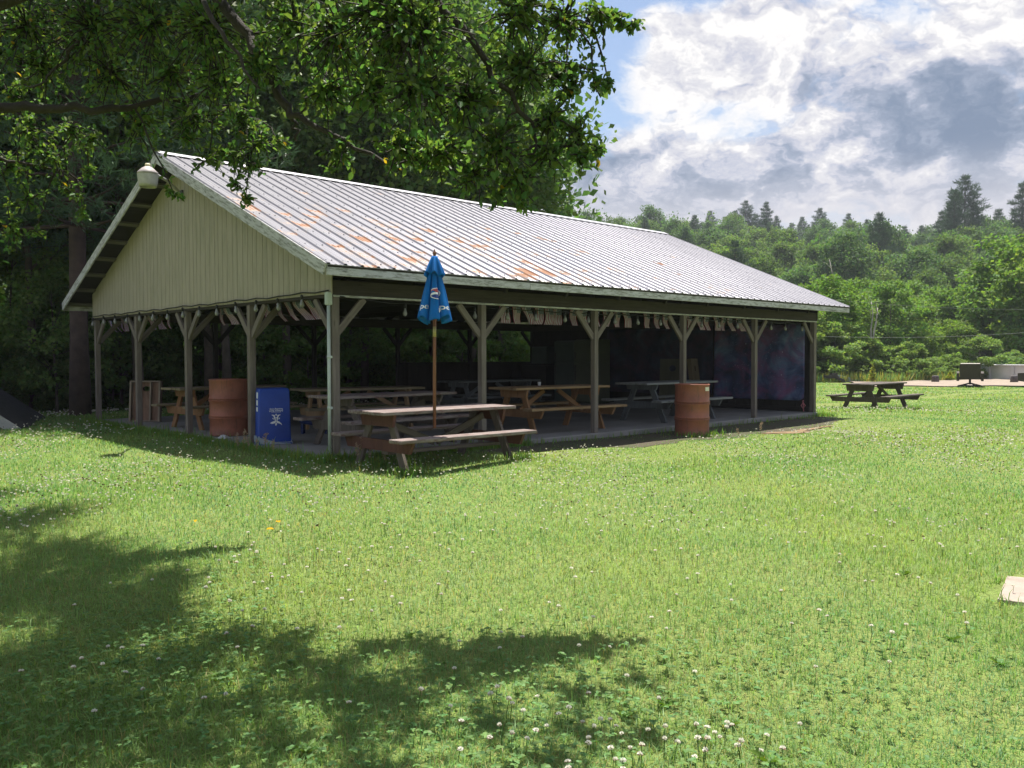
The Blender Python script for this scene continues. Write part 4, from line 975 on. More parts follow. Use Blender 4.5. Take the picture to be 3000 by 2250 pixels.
# ------------------------------------------------------------------ wooded hill on the right
PROTO['hb1'] = [broadleaf('broadleaf_tree', 13, 4.3, G2, 95, 9500, .40, 21), False]
PROTO['hb2'] = [broadleaf('broadleaf_tree', 12, 3.8, G3, 85, 9000, .38, 22, cz=.6, rz=.42), False]
PROTO['hb3'] = [broadleaf('broadleaf_tree', 14, 4.0, G4, 95, 9500, .40, 23, cz=.64, rz=.38), False]
PROTO['hp1'] = [pine('pine_tree', 16, 3.6, (.07, .125, .07), 17, 24, start=.3, tufts=10, tl=.55, irregular=.6), False]
PROTO['hp2'] = [pine('pine_tree', 15, 3.0, (.075, .135, .075), 16, 25, start=.22, tufts=10, tl=.55, irregular=.5), False]
gH = 'trees on the wooded hillside'
pts = []; cells = {}
for _ in range(60000):
    d = 100+195*random.random()**.75; q = random.uniform(.03, .64); l = q*d; rad = 3.9+.007*d
    if d < 112 and q < .33: continue
    ck = (int(l//6), int(d//6))
    if all((l-a)**2+(d-b)**2 > rad*rad for i in (-1, 0, 1) for j in (-1, 0, 1) for a, b in cells.get((ck[0]+i, ck[1]+j), ())): pts.append((l, d)); cells.setdefault(ck, []).append((l, d))
pts.sort(key=lambda q: q[1]); far_pts = np.array(pts[285:]); pts = pts[:285]
for l, d in pts:
    x, y = lat(l, d); f = l/d
    pn = random.random() < (.12 if d < 120 else .2)
    s = random.uniform(.55, .86)
    if pn: place(random.choice(('hp1', 'hp2')), x, y, s*1.02, 'dark conifer rising from the wooded hillside', 'tree', gH)
    else: place(random.choice(('hb1', 'hb2', 'hb2', 'hb3')), x, y, s, 'broad leafy tree in the canopy of the wooded hillside', 'tree', gH, sz=random.uniform(1.0, 1.3))
for px, py, d, s in ((2185, 640, 235, .78), (2215, 640, 240, .66), (2245, 640, 232, .82), (2275, 640, 240, .7), (2320, 640, 245, .62), (2402, 640, 225, .72), (2440, 640, 240, .55), (2486, 640, 228, .74), (2760, 640, 160, .78), (2795, 640, 150, .95), (2826, 660, 154, 1.0), (2858, 660, 158, .8), (2995, 660, 150, .95), (2575, 720, 128, .72), (2120, 640, 250, .6), (2060, 620, 250, .6), (2000, 620, 255, .55), (1760, 620, 255, .6), (1880, 620, 250, .6), (1930, 620, 252, .5), (2155, 640, 246, .72), (2350, 640, 238, .66), (2370, 640, 242, .55), (2540, 640, 200, .6), (2650, 640, 180, .62), (2700, 640, 190, .6), (2925, 640, 170, .7), (2080, 620, 248, .7)):
    p = at(px, py, d); place(random.choice(('hp1', 'hp2')), p[0], p[1], s*1.42, 'tall ragged pine standing above the hill skyline', 'tree', gH)
# the hundreds of trees farther up the hill, seen as one wood
k_ = len(far_pts); X, Y = lat(far_pts[:, 0], far_pts[:, 1]); Z = ground(X, Y); m_ = 420; hh_ = RNG.uniform(7, 12, k_)
dr = rand_dirs(k_*m_); cc = np.repeat(np.stack([X, Y, Z+hh_*.6], 1), m_, 0); hr = np.repeat(hh_, m_)
wv = 1+.3*np.sin(dr[:, 0]*5+hr*3)*np.sin(dr[:, 2]*6+hr)
P = cc+dr*np.stack([hr*.29, hr*.29, hr*.45], 1)*(RNG.uniform(.5, 1.05, k_*m_)*wv)[:, None]; n = len(P); L = RNG.uniform(.4, .8, n)
V, F = leaves4(P, unit(dr+RNG.normal(size=(n, 3))), unit(dr*.5+np.array((0, 0, .7))+RNG.normal(size=(n, 3))*.5), L, L*.75)
tc = np.array([G2, G2, G4, (.10, .17, .05), (.065, .115, .062)])[:, :][RNG.integers(0, 5, k_)]*RNG.uniform(.8, 1.2, (k_, 1)); tc = np.repeat(tc, m_, 0)*(1+RNG.uniform(-.2, .2, (n, 1)))
tag(mesh_np('distant_wood', V, F, LEAFB, np.repeat(tc, 4, 0)), kind='stuff'); print('far trees', k_)
# bright young trees and shrubs along the edge of the lawn
gE = 'young trees along the lawn edge'; gS = 'shrubs along the lawn edge'
PROTO['eb'] = [broadleaf('young_tree', 8, 2.9, (.155, .24, .055), 80, 11000, .26, 31, trunk=.08, cz=.56, rz=.45), False]
PROTO['eb2'] = [broadleaf('young_tree', 9, 3.1, (.12, .21, .05), 85, 11000, .26, 32, trunk=.08, cz=.58, rz=.44), False]
PROTO['es'] = [broadleaf('edge_shrub', 2.6, 1.9, (.16, .24, .075), 55, 11000, .12, 33, trunk=.03, cz=.46, rz=.48), False]
for px, d, s, k in ((2330, 50, .8, 'eb'), (2415, 52, .95, 'eb2'), (2470, 58, 1.0, 'eb'), (2540, 63, .95, 'eb2'), (2610, 60, 1.0, 'eb2'), (2650, 66, 1.1, 'eb'), (2705, 60, .62, 'eb'), (2740, 68, 1.0, 'eb2'), (2800, 62, .72, 'eb'), (2850, 68, .95, 'eb'), (2905, 66, 1.0, 'eb2'), (2960, 62, 1.22, 'eb2'), (3030, 60, 1.25, 'eb'), (3110, 62, 1.1, 'eb2'), (2380, 66, 1.1, 'eb'), (2580, 72, 1.15, 'eb'), (2500, 75, 1.2, 'eb2'), (2680, 76, 1.2, 'eb2'), (2780, 78, 1.2, 'eb'), (2440, 80, 1.2, 'eb')):
    s *= .74 if px < 2890 else .92; p = at(px, 1044, d); place(k, p[0], p[1], s, 'bright green young tree at the far edge of the lawn', 'tree', gE)
for k in range(44):
    px = 2330+k*17+random.uniform(-8, 8); d = 48.5+max(0, (px-2650)/350)*7+random.uniform(0, 4); p = at(px, 1044, d)
    place('es', p[0], p[1], random.choice((.4, .6, .7, .9, 1.25))*random.uniform(.85, 1.1)*(1.1 if px < 2500 else .8), 'pale green shrub at the far edge of the lawn', 'shrub', gS)
def bare(name, base, tops, r, mat, label):
    t = thing(name, label, 'tree', tuple(base)); mb = MB()
    for tp in tops:
        e = np.array(tp)-base; mb.tube(bez((0, 0, -.2), e, 0, 6, .06), [r, r*.9, r*.8, r*.7, r*.55, r*.4, r*.2], 7)
        for k in range(5):
            s = random.uniform(.45, .95); q = e*s; mb.tube(bez(q, q+np.array((random.uniform(-.9, .9), random.uniform(-.9, .9), random.uniform(.4, 1.2))), .05, 3, .04), [r*.3, r*.25, r*.15, r*.05], 5)
    mb.build('trunk', mat, t)
p = at(2551, 1100, 56); p[2] = ground(p[0], p[1]); bare('dead_tree', p, [at(2552, 880, 56), at(2572, 900, 56.5)], .10, BARKW, 'pale double stemmed dead tree among the lawn edge saplings')
p = at(2508, 1110, 58); p[2] = ground(p[0], p[1]); bare('dead_tree', p, [at(2430, 760, 58)], .10, BARKW, 'pale leaning dead tree left of the double stemmed one')
# tall weeds along the far edge
n = 9000; px = RNG.uniform(2330, 3080, n); d = 46.5+np.clip((px-2600)/400, 0, 1)*8+RNG.uniform(0, 3.5, n)
l = (px-1500)/2500*d; X, Y = lat(l, d); P = np.stack([X, Y, ground(X, Y)], 1); L = RNG.uniform(.15, .75, n)**1.2
V, F = leaves4(P, unit(np.stack([RNG.normal(size=n)*.25, RNG.normal(size=n)*.25, np.ones(n)], 1)), rand_dirs(n), L, L*.10)
tag(mesh_np('tall_weeds', V, F, LEAFB, vary((.24, .28, .10), n, .4, .25, 4)), kind='stuff')
def spike(px, py0, py1, d, label):
    b = at(px, py0, d); b[2] = ground(b[0], b[1]); h = (py0-py1)/2500*d; n = 260
    z = RNG.uniform(.1, 1, n); r = (1-z)*.32+.04; a = RNG.uniform(0, 6.28, n); A = np.stack([np.cos(a), np.sin(a), np.full(n, .45)], 1)
    P = np.stack([np.zeros(n), np.zeros(n), z*h], 1); V, F = leaves4(P, A, unit(np.array((0, 0, 1.))+RNG.normal(size=(n, 3))*.3), r, r*.3+.02)
    t = thing('tall_weed', label, 'plant', tuple(b)); mesh_np('foliage', V, F, LEAFB, vary((.30, .32, .06), n, .25, .15, 4), t)
    mb = MB(); mb.tube([(0, 0, 0), (0, 0, h)], [.02, .006], 6); mb.build('stem', plain('weed_stem', (.16, .18, .05), .8), t)
spike(2556, 1125, 1068, 45.5, 'tall yellow green spiky weed behind the lone lawn table')
spike(2783, 1118, 1088, 50, 'short yellow green spiky weed left of the wicker chair')

# ------------------------------------------------------------------ far things on the right
def wicker(label, x, y, rz):
    t = thing('swivel_chair', label, 'chair', (x, y, float(ground(x, y))+.055), rz)
    WK = plain('brown_wicker', (.055, .042, .036), .7, .35, 30, bmp=.6)
    mb = MB(); mb.bar((0, .30, .32), (0, .42, .98), .62, .05, up=(0, 1, 0), ch=.02); mb.build('backrest', WK, t)
    mb = MB(); mb.box((0, -.02, .34), (.66, .66, .1), ch=.02); mb.build('seat', WK, t)
    for s in (-1, 1):
        mb = MB(); mb.prism([(.33, .22), (-.36, .28), (-.36, .62), (-.1, .64), (.36, .56)], (s*.36-.04, 0, 0), (0, 1, 0), (0, 0, 1), (1, 0, 0), .08); mb.build('arm', WK, t)
    CU = plain('pale_cushion', (.6, .56, .5), .8)
    mb = MB(); mb.bar((0, .25, .4), (0, .375, 1.0), .58, .09, up=(0, 1, 0), ch=.03); mb.build('cushion', CU, t)
    mb = MB(); mb.tube([(0, 0, .06), (0, 0, .3)], .035, 10)
    for k in range(4):
        a = k*math.pi/2+.5; mb.bar((0, 0, .13), (.34*math.cos(a), .34*math.sin(a), .02), .05, .035)
    mb.lathe([(.36, 0), (.37, .02), (.33, .035), (.32, .01)], 28, cap=False); mb.build('swivel_base', plain('dark_base_metal', (.04, .035, .03), .5), t)
    return t
p = lat((2842-1500)/2500*39.6, 39.6); wicker('brown wicker swivel chair seen from behind on the gravel deck', p[0], p[1], R(136.8-28)).scale = (1.38, 1.3, 1.05)
p = lat((3035-1500)/2500*39.2, 39.2); wicker('brown wicker swivel chair cut off by the right edge', p[0], p[1], R(136.8+10)).scale = (1.38, 1.3, 1.05)
p = lat(33.6, 52.5); gzp = float(ground(*p)); pool = thing('swimming_pool', 'white above ground pool with grey uprights beyond the wicker chairs', 'swimming pool', (p[0], p[1], gzp))
PW = plain('pool_wall', (.62, .62, .64), .5, .1, 1); PG = plain('pool_upright', (.5, .5, .53), .5, .1, 3); r = 4.4; Hp = CAM[2]-29*51/2500-gzp
mb = MB(); mb.lathe([(r, -.3), (r, Hp)], 64, cap=False); mb.build('wall', PW, pool)
mb = MB(); mb.lathe([(r+.17, Hp), (r+.17, Hp+.05), (r-.1, Hp+.05), (r-.1, Hp)], 64, cap=False); mb.build('top_rail', plain('pool_rail', (.72, .72, .74), .5), pool)
for k in range(16):
    a = k*2*math.pi/16+.1; mb = MB(); e = np.array((math.cos(a), math.sin(a), 0)); mb.bar(e*(r+.05)+np.array((0, 0, -.1)), e*(r+.05)+np.array((0, 0, Hp)), .26, .12, up=e); mb.build('upright', PG, pool)
mb = MB(); mb.lathe([(r-.02, Hp-.15), (.0, Hp-.15)], 48, cap=False); mb.build('water', plain('pool_water', (.08, .22, .3), .08), pool)
for px, py, d, lb in ((2740, 1122, 47, 'dark round planter pot on the left end of the gravel deck'), (2971, 1124, 46, 'dark round planter pot in front of the pool')):
    b = at(px, py, d); b[2] = ground(b[0], b[1])+.05; t = thing('planter_pot', lb, 'pot', tuple(b)); mb = MB(); mb.lathe([(.2, 0), (.2, .34), (.17, .36), (.12, .36)][::1] if False else [(.20, 0), (.165, .33), (.15, .35), (.12, .3)], 20); mb.build('pot', plain('dark_pot', (.09, .08, .085), .7), t)
# machine with pale panel at the lawn edge
b = at(2475, 1130, 46.5); b[2] = ground(b[0], b[1]); mc = thing('farm_machine', 'dark jointed metal arm with pale blue sloping panel at lawn edge', 'machine', tuple(b))
DM = plain('dark_machine_metal', (.06, .055, .055), .6, .4, 6)
def lp(px, py, dd=0): return np.array(at(px, py, 46.5+dd))-b
mb = MB(); mb.bar(lp(2415, 1104), lp(2455, 1104), .12, .16); mb.bar(lp(2434, 1098), lp(2452, 1098), .2, .2); mb.bar(lp(2414, 1097), lp(2414, 1106), .05, .05, up=(1, 0, 0)); mb.bar(lp(2431, 1096), lp(2431, 1107), .05, .05, up=(1, 0, 0))
mb.bar(lp(2448, 1106), lp(2472, 1115), .14, .13); mb.bar(lp(2470, 1113), lp(2478, 1136), .14, .13); mb.build('arm', DM, mc)
mb = MB(); mb.bar(lp(2429, 1108), lp(2428, 1134), .04, .04, up=(1, 0, 0)); mb.build('prop_leg', DM, mc)
mb = MB(); P = [lp(2453, 1099, .3), lp(2468, 1099, .3), lp(2545, 1124, .3), lp(2540, 1134, .3), lp(2490, 1130, .3)]
nv = np.array((.6, .7, 0)); mb.add([*P, *[q+nv*.5 for q in P]], [(0, 1, 2, 3, 4), (9, 8, 7, 6, 5)]+[(i, (i+1) % 5, 5+(i+1) % 5, 5+i) for i in range(5)]); mb.build('panel', plain('pale_blue_panel', (.33, .43, .45), .6), mc)
# overhead wires
for (x0, y0, x1, y1, sg, lb) in ((2300, 981, 3150, 962, .3, 'pale utility wire crossing low in front of the hillside trees'), (2300, 862, 3150, 905, .3, 'thin upper utility wire crossing the hillside trees')):
    a, c = at(x0, y0, 47), at(x1, y1, 47); o_ = a.copy(); mb = MB(); mb.tube([q-o_ for q in bez(a, c, -sg, 14)], .006 if y0 > 900 else .004, 5); w = mb.build('utility_wire', plain('pale_wire', (.3, .33, .3), .5)); w.location = tuple(o_); tag(w, lb, 'wire')

# ------------------------------------------------------------------ low shed at the left
def rl(l, d, z): x, y = lat(l, d); return np.array((x, y, z))
sh = thing('low_shed', 'low half buried shed with dark shingle roof and grey trim', 'shed', tuple(rl(-11, 15.5, -.3)))
o_ = np.array(sh.location); ED = (-8.74, 15.5); BK = (-10.0, 18.6)
fdir = rl(BK[0], BK[1], 0)-rl(ED[0], ED[1], 0); wdir = np.array((fdir[1], -fdir[0], 0)); wdir = -unit(wdir); wdir = wdir if (wdir@np.array((.729, -.684, 0))) < 0 else -wdir
ze, pit, hw_ = -.17, .76, 2.3; e0 = rl(*ED, ze)
r0_ = e0+wdir*hw_+np.array((0, 0, pit*hw_)); e9 = e0+wdir*hw_*2
SHG = plain('dark_shingles', (.035, .036, .042), .85, .4, 9, bmp=.8); SHT = plain('grey_trim_paint', (.42, .42, .41), .7, .25, 6); SHW = wood('brown_shed_siding', (.20, .165, .12), (.27, .225, .17))
mb = MB()
for a in (e0, e9):
    q = np.array([a, r0_, r0_+fdir, a+fdir])-o_; dn = np.array((0, 0, -.06)); mb.add([*q, *(q+dn)], [(0, 1, 2, 3), (7, 6, 5, 4), (0, 4, 5, 1), (1, 5, 6, 2), (2, 6, 7, 3), (3, 7, 4, 0)])
mb.build('roof', SHG, sh)
mb = MB()
for a in (e0, e9): f0 = -unit(fdir)*.02; mb.bar(a-o_+f0-np.array((0, 0, .10)), r0_-o_+f0-np.array((0, 0, .10)), .03, .17)
mb.build('rake_trim', SHT, sh)
mb = MB(); g_ = unit(fdir)*.1
mb.add([(e0+wdir*.15-o_+g_+np.array((0, 0, -.6))), (e9-wdir*.15-o_+g_+np.array((0, 0, -.6))), (e9-wdir*.15-o_+g_), (r0_-o_+g_-np.array((0, 0, .1))), (e0+wdir*.15-o_+g_)], [(0, 1, 2, 3, 4)])
for v in list(mb.v): pass
nW = len(mb.v); mb.v += [tuple(np.array(v)+unit(fdir)*.08) for v in mb.v]; mb.l += mb.l; mb.f += [(9, 8, 7, 6, 5)]+[(i, (i+1) % 5, 5+(i+1) % 5, 5+i) for i in range(5)]; mb.m += [0]*6; mb.sm += [False]*6
mb.build('gable_end', SHW, sh)

# ------------------------------------------------------------------ apple tree over the foreground
def vp(x, y, d): return at(x*1.3562, y*1.3562, d)
tb = rl(-5.3, 5.2, 0); tb[2] = ground(tb[0], tb[1])
ap = thing('apple_tree', 'apple tree whose leafy boughs hang over the top left', 'tree', tuple(tb))
O = tb.copy(); fork = rl(-5.0, 5.3, 1.9); limbs = []
def limb(pts, r0, r1):
    q = []; 
    for a, b in zip(pts[:-1], pts[1:]): q += bez(a, b, 0, 5, .015)[:-1]
    q.append(pts[-1]); limbs.append((np.array(q), np.linspace(r0, r1, len(q))*(.6 if len(limbs) else 1)))
limb([tb-np.array((0, 0, .3)), tb+np.array((.05, 0, .9)), fork], .2, .15)
limb([fork, rl(-4.2, 5.8, 2.75), vp(0, 233, 6.2), vp(130, 236, 6.3), vp(290, 232, 6.5), vp(420, 205, 6.7), vp(560, 260, 6.9)], .085, .02)
limb([fork, rl(-3.4, 5.2, 3.3), vp(380, -120, 5.6), vp(520, 60, 5.3), vp(590, 175, 5.2), vp(625, 250, 5.15), vp(720, 292, 5.1), vp(840, 360, 5.0)], .09, .015)
limb([vp(590, 175, 5.2), vp(632, 260, 5.3), vp(640, 305, 5.35)], .035, .012)
limb([fork, rl(-3.2, 4.6, 3.5), rl(-1.6, 4.4, 3.9), vp(820, -130, 4.6), vp(1000, 60, 4.7), vp(1120, 240, 4.8), vp(1180, 330, 4.9)], .085, .012)
limb([rl(-1.6, 4.4, 3.9), vp(950, -160, 4.9), vp(1130, 0, 5.0), vp(1270, 40, 5.1)], .05, .01)
limb([fork, rl(-4.4, 5.9, 2.4), vp(-60, 330, 7.0), vp(60, 355, 7.2), vp(190, 380, 7.4)], .05, .01)
limb([fork, rl(-4.5, 4.6, 3.0), rl(-3.6, 3.6, 4.0), rl(-2.2, 3.0, 4.4)], .08, .02)
limb([vp(420, -60, 5.0), vp(480, 70, 4.6), vp(560, 190, 4.5)], .03, .01)
limb([vp(190, 60, 6.3), vp(130, 140, 6.3), vp(70, 190, 6.25)], .03, .008)
limb([vp(820, -130, 4.6), vp(860, 60, 4.4), vp(905, 230, 4.3)], .03, .008)
LP = np.concatenate([q for q, r in limbs[1:]])
blobs = [(1300, 30, 55, 5.0), (1215, 45, 80, 5.0), (1120, 30, 110, 4.9), (1370, 55, 16, 5.1), (1335, 40, 28, 5.05), (1225, 150, 65, 4.9), (1240, 190, 45, 4.9), (1285, 190, 32, 4.95), (1315, 182, 16, 5.0), (1130, 150, 100, 4.8), (1190, 260, 75, 4.9), (1250, 285, 55, 4.9), (1295, 320, 32, 4.95), (1255, 335, 45, 4.9), (1185, 335, 60, 4.9), (1120, 390, 55, 4.9), (1128, 440, 26, 4.9), (1080, 420, 40, 4.9), (1070, 320, 90, 4.8), (1010, 220, 110, 4.7), (1020, 380, 60, 4.8),
         (900, 60, 140, 4.4), (910, 190, 110, 4.3), (830, 40, 130, 4.5), (730, 70, 120, 4.8), (800, 190, 100, 4.7), (870, 320, 75, 4.9), (950, 330, 80, 4.9), (700, 200, 80, 5.0), (640, 60, 110, 5.2), (560, 140, 90, 5.0), (740, 330, 50, 5.1),
         (450, 60, 130, 5.6), (330, 50, 130, 6.1), (200, 60, 140, 6.3), (60, 60, 130, 6.4), (480, 170, 100, 5.9), (370, 160, 100, 6.3), (240, 160, 100, 6.5), (100, 150, 90, 6.5), (20, 200, 60, 6.6), (420, 255, 85, 6.6), (300, 270, 75, 6.7), (520, 255, 60, 6.7),
         (495, 330, 60, 6.6), (560, 310, 55, 6.7), (600, 305, 30, 6.8), (450, 345, 45, 6.5), (540, 355, 40, 6.7), (505, 400, 26, 6.6), (530, 430, 16, 6.6), (378, 425, 28, 6.5), (405, 300, 45, 6.5),
         (60, 280, 70, 7.0), (150, 275, 60, 7.1), (200, 300, 45, 7.1), (30, 360, 60, 7.2), (110, 340, 60, 7.2), (190, 375, 34, 7.3), (60, 430, 50, 7.3), (150, 420, 40, 7.3), (180, 465, 20, 7.3), (25, 500, 45, 7.3), (75, 500, 26, 7.3), (-5, 640, 26, 5.6), (-40, 560, 60, 6.0)]
def shade_ball(px, py, r):
    g = unz(px, py, -.2); dep = (g-CAM)@np.array((.684, .729, 0)); h = .42*dep+1.6+r+.35
    for _ in range(4): h = .42*(dep+.26*h)+1.5+r+.25
    return g+np.array((.2*h, .17*h, h)), r
off = [(shade_ball(*q)+(1.7 if q[0] < 700 else 1.1,)) for q in ((60, 1560, .75), (170, 1640, .7), (250, 1790, .6), (420, 1800, .45), (330, 1680, .6), (60, 1750, .8), (500, 1720, .4), (330, 1850, .6), (100, 1950, .7), (520, 1940, .45), (330, 2080, .55), (680, 2060, .36), (100, 2180, .6), (560, 2200, .45), (820, 2190, .3), (1020, 2150, .25), (1330, 1990, .25), (1500, 1950, .22), (1680, 2010, .26), (1880, 1985, .2), (1450, 2110, .28), (1230, 2120, .26), (1700, 2140, .24), (1900, 2150, .2), (1600, 2230, .26), (1100, 2260, .3), (-150, 1500, .9), (-300, 1800, 1.), (-300, 2100, 1.), (1000, 2020, .16))]
balls = [(vp(x, y, d), r*1.3562*d/2500, max(44, int(.028*(r*1.3562)**2*(d/5)**-.3)), True) for x, y, r, d in blobs]+[(c, r, int(r*r*3000*k)+20, False) for c, r, k in off]
TW = MB(); Pl = []; Al = []; Sl = []
for q, rr_2 in limbs: TW.tube([p-O for p in q], list(rr_2), 8)
for c, r, nl, inv in balls:
    near = LP[np.argmin(((LP-c)**2).sum(1)+.6*np.maximum(0, c[2]-LP[:, 2]+.2)**2)]
    L = np.linalg.norm(c-near); TW.tube([p-O for p in bez(near, c, .08*L, 4, .02)], np.linspace(.007+.004*L, .004, 5), 5, cap=False)
    nt_ = max(2, nl//11)
    if inv:                                                          # leaves along the connecting twig too
        for q in bez(near, c, .08*L, int(6+L*22), .015)[2:]:
            for _ in range(2): Pl.append(q-O); Al.append(unit(RNG.normal(size=3)+np.array((0, 0, -.15)))); Sl.append(random.uniform(.027, .055))
    for k in range(nt_):
        dr = rand_dirs(1)[0]; e = c+dr*r*random.uniform(.45, 1.05)*np.array((1, 1, .95)); e[2] -= .12*r; b0 = c+(e-c)*random.uniform(-.25, .1)
        pts_ = bez(b0, e, .06*r, 3, .012); TW.tube([p-O for p in pts_], [.0065, .0055, .0045, .003], 4, cap=False)
        for j in range(11):
            s = .12+.9*(j/10); q = b0*(1-s)+e*s; q = q+RNG.normal(size=3)*.012; q[2] += .06*r*4*s*(1-s)
            Pl.append(q-O); Al.append(unit((e-b0)/(np.linalg.norm(e-b0)+.01)*.55+RNG.normal(size=3)*.9+np.array((0, 0, -.15)))); Sl.append(random.uniform(.027, .058))
TW.build('trunk', plain('apple_bark', (.045, .037, .03), .9, .4, 9, bmp=.9, c2=(.02, .017, .015)), ap)
Pl, Al, Sl = np.array(Pl), np.array(Al), np.array(Sl); n = len(Pl)
V, F = leaves6(Pl, Al, unit(np.array((0, 0, 1.))+RNG.normal(size=(n, 3))*.55), Sl, Sl*.62)
col = vary((.10, .168, .052), n, .35, .14); yl = np.repeat(RNG.random(n) < .006, 6); col[yl] = (.42, .27, .03)
mesh_np('foliage', V, F, LEAF, col, ap)
print('apple leaves', n)

# ------------------------------------------------------------------ grass
def in_rect(x, y, m=0.): return (x > -m) & (x < PX+m) & (y > -m) & (y < PY_+m)
def dirt_mask(x, y): return (x > 2.0) & (x < 12.25) & (y < 0) & (y > -1.3-.1*np.sin(3*x)-.3*np.exp(-((x-9.6)/1.6)**2))
def blades(P, hgt, wid, col, lean=.45):
    n = len(P); a = RNG.uniform(0, 6.283, n); tl = RNG.uniform(.05, lean, n)*hgt; hl = np.sqrt(np.maximum(.12, 1-.42*(tl/hgt)**2)); b = np.stack([np.cos(a), np.sin(a), np.zeros(n)], 1)
    s = np.stack([-b[:, 1], b[:, 0], np.zeros(n)], 1)*(wid/2)[:, None]; z = np.array((0, 0, 1.))
    m_ = P+b*(tl*.35)[:, None]+z*(hgt*.62*(.4+.6*hl))[:, None]; t = P+b*(tl*1.15)[:, None]+z*(hgt*hl)[:, None]
    V = np.stack([P-s, P+s, m_-s*.85, m_+s*.85, t-s*.12, t+s*.12], 1).reshape(-1, 3); i = np.arange(n)[:, None]*6
    F = np.concatenate([i+np.array([0, 1, 3, 2]), i+np.array([2, 3, 5, 4])], 1).reshape(-1, 4); return V, F
GR = leafmat('grass_blade', .48, .5, .25, (1.25, 1.25, .6))
def lowf(x, y): return np.sin(x*.9+1.3*np.sin(y*.5))*.5+np.sin(y*1.1+x*.35+2)*.5+.5*np.sin(2.3*x-1.9*y)
n = 860000; d = 1.6*np.exp(RNG.random(n)*math.log(30)); l = RNG.uniform(-1, 1, n)*(.68*d+2.6); X, Y = lat(l, d)
ok = ~in_rect(X, Y, .02) & (~dirt_mask(X, Y) | (RNG.random(n) < .03+.30*(lowf(X*3.1, Y*4+1) > .45)+.8*np.clip((X-11.4)/.8, 0, 1)+.5*np.clip((-1.1-Y)/.3, 0, 1))) & ~((np.abs((X-8.7)/1.3)**2+np.abs((Y+1.5)/.2)**2) < 1) & ~((d > 39.5) & (l > 17))
st_in = (X > -.1) & (X < .7) & (Y < -7.45) & (Y > -8.1); ok &= ~st_in
X, Y, d = X[ok], Y[ok], d[ok]; n = len(X); f = lowf(X, Y)
hgt = RNG.uniform(.022, .052, n)*(1+.22*f)*np.where(RNG.random(n) < .05, 1.8, 1)*(1+.006*d); hgt = np.where((X > 2) & (X < 13) & (Y < 0) & (Y > -2.6), np.minimum(hgt, .028), hgt); wid = RNG.uniform(.002, .0042, n)*np.maximum(1, d/4.2)
f2 = np.sin(X*.42+1.7*np.sin(Y*.31))*np.sin(Y*.55-X*.2+.8)+.6*np.sin(X*1.7+Y*2.3+2*np.sin(X*.8))
base = np.stack([.176+.036*f+.02*f2, .300+.022*f+.0*f2, .102+.01*f2], 1)*(1+.10*f2)[:, None]*(1+RNG.uniform(-.3, .3, (n, 1)))
dry = RNG.random(n) < (.07+.06*np.clip(np.sin(X*.7-Y*.4+1), 0, 1)); base[dry] = np.array((.34, .30, .13))*(1+RNG.uniform(-.25, .25, (dry.sum(), 1)))
V, F = blades(np.stack([X, Y, ground(X, Y)-.004], 1), hgt, wid, None, 1.5)
tag(mesh_np('grass', V, F, GR, np.repeat(np.clip(base, .01, 1), 6, 0)), kind='stuff')
# longer unmown tufts round the slab, the posts, table legs and the barrel
T = []
def tuft(x, y, n, r): T.append(np.stack([x+RNG.normal(size=n)*r, y+RNG.normal(size=n)*r], 1))
q = RNG.uniform(-.3, PY_, 5200); T.append(np.stack([-.14-np.abs(RNG.normal(size=5200))*.13, q], 1))
q = RNG.uniform(-.1, 3.2, 2600); T.append(np.stack([q, -.14-np.abs(RNG.normal(size=2600))*.09], 1)); q = RNG.uniform(3, 12.6, 500); T.append(np.stack([q, -.13-np.abs(RNG.normal(size=500))*.06], 1))
tuft(6.55, -1.0, 260, .2); tuft(6.3, -.9, 120, .16); tuft(12.4, -.1, 500, .14); tuft(-.1, -.1, 500, .12); tuft(0, -1.55, 260, .12); tuft(.05, -.8, 200, .12); tuft(1.7, -1.6, 160, .12); tuft(-.12, -7.6, 7, .03); tuft(.0, -7.95, 7, .03); tuft(.3, -7.42, 6, .06); tuft(17, .5, 300, .25); tuft(17, 1.8, 200, .25); tuft(19.2, .6, 260, .25)
T = np.concatenate(T); T = T[~in_rect(T[:, 0], T[:, 1], .085)]; n = len(T); hgt = RNG.uniform(.04, .12, n)*np.where(RNG.random(n) < .06, 2., 1)
V, F = blades(np.stack([T[:, 0], T[:, 1], ground(T[:, 0], T[:, 1])-.004], 1), hgt, RNG.uniform(.007, .013, n), None, .6)
tag(mesh_np('long_grass', V, F, GR, vary((.16, .27, .06), n, .3, .2)), kind='stuff')

# ------------------------------------------------------------------ clover
CLV = leafmat('clover_leaf', .3, .55, .25)
def trefoils(P, s):
    n = len(P); Vs = []; Fs = []; b = 0; a0 = RNG.uniform(0, 6.283, n)
    for k in range(3):
        a = a0+k*2.094; A = np.stack([np.cos(a), np.sin(a), RNG.uniform(-.1, .35, n)], 1); V, F = leaves6(P, A, unit(np.array((0, 0, 1.))+RNG.normal(size=(n, 3))*.2), s, s*.95, .15); Vs.append(V); Fs.append(F+b); b += len(V)
    return np.concatenate(Vs), np.concatenate(Fs)
pp = []
for px, py, k, sp in ((330, 1990, 900, .55), (520, 1900, 350, .35), (1500, 2200, 500, .6), (900, 2150, 350, .5), (2000, 2150, 350, .5), (2500, 1950, 250, .6), (150, 2150, 300, .4), (700, 1750, 300, .6)):
    c = unz(px, py, -.25); pp.append(np.stack([c[0]+RNG.normal(size=k)*sp, c[1]+RNG.normal(size=k)*sp], 1))
pp = np.concatenate(pp); n = len(pp); P = np.stack([pp[:, 0], pp[:, 1], ground(pp[:, 0], pp[:, 1])+RNG.uniform(.03, .07, n)], 1)
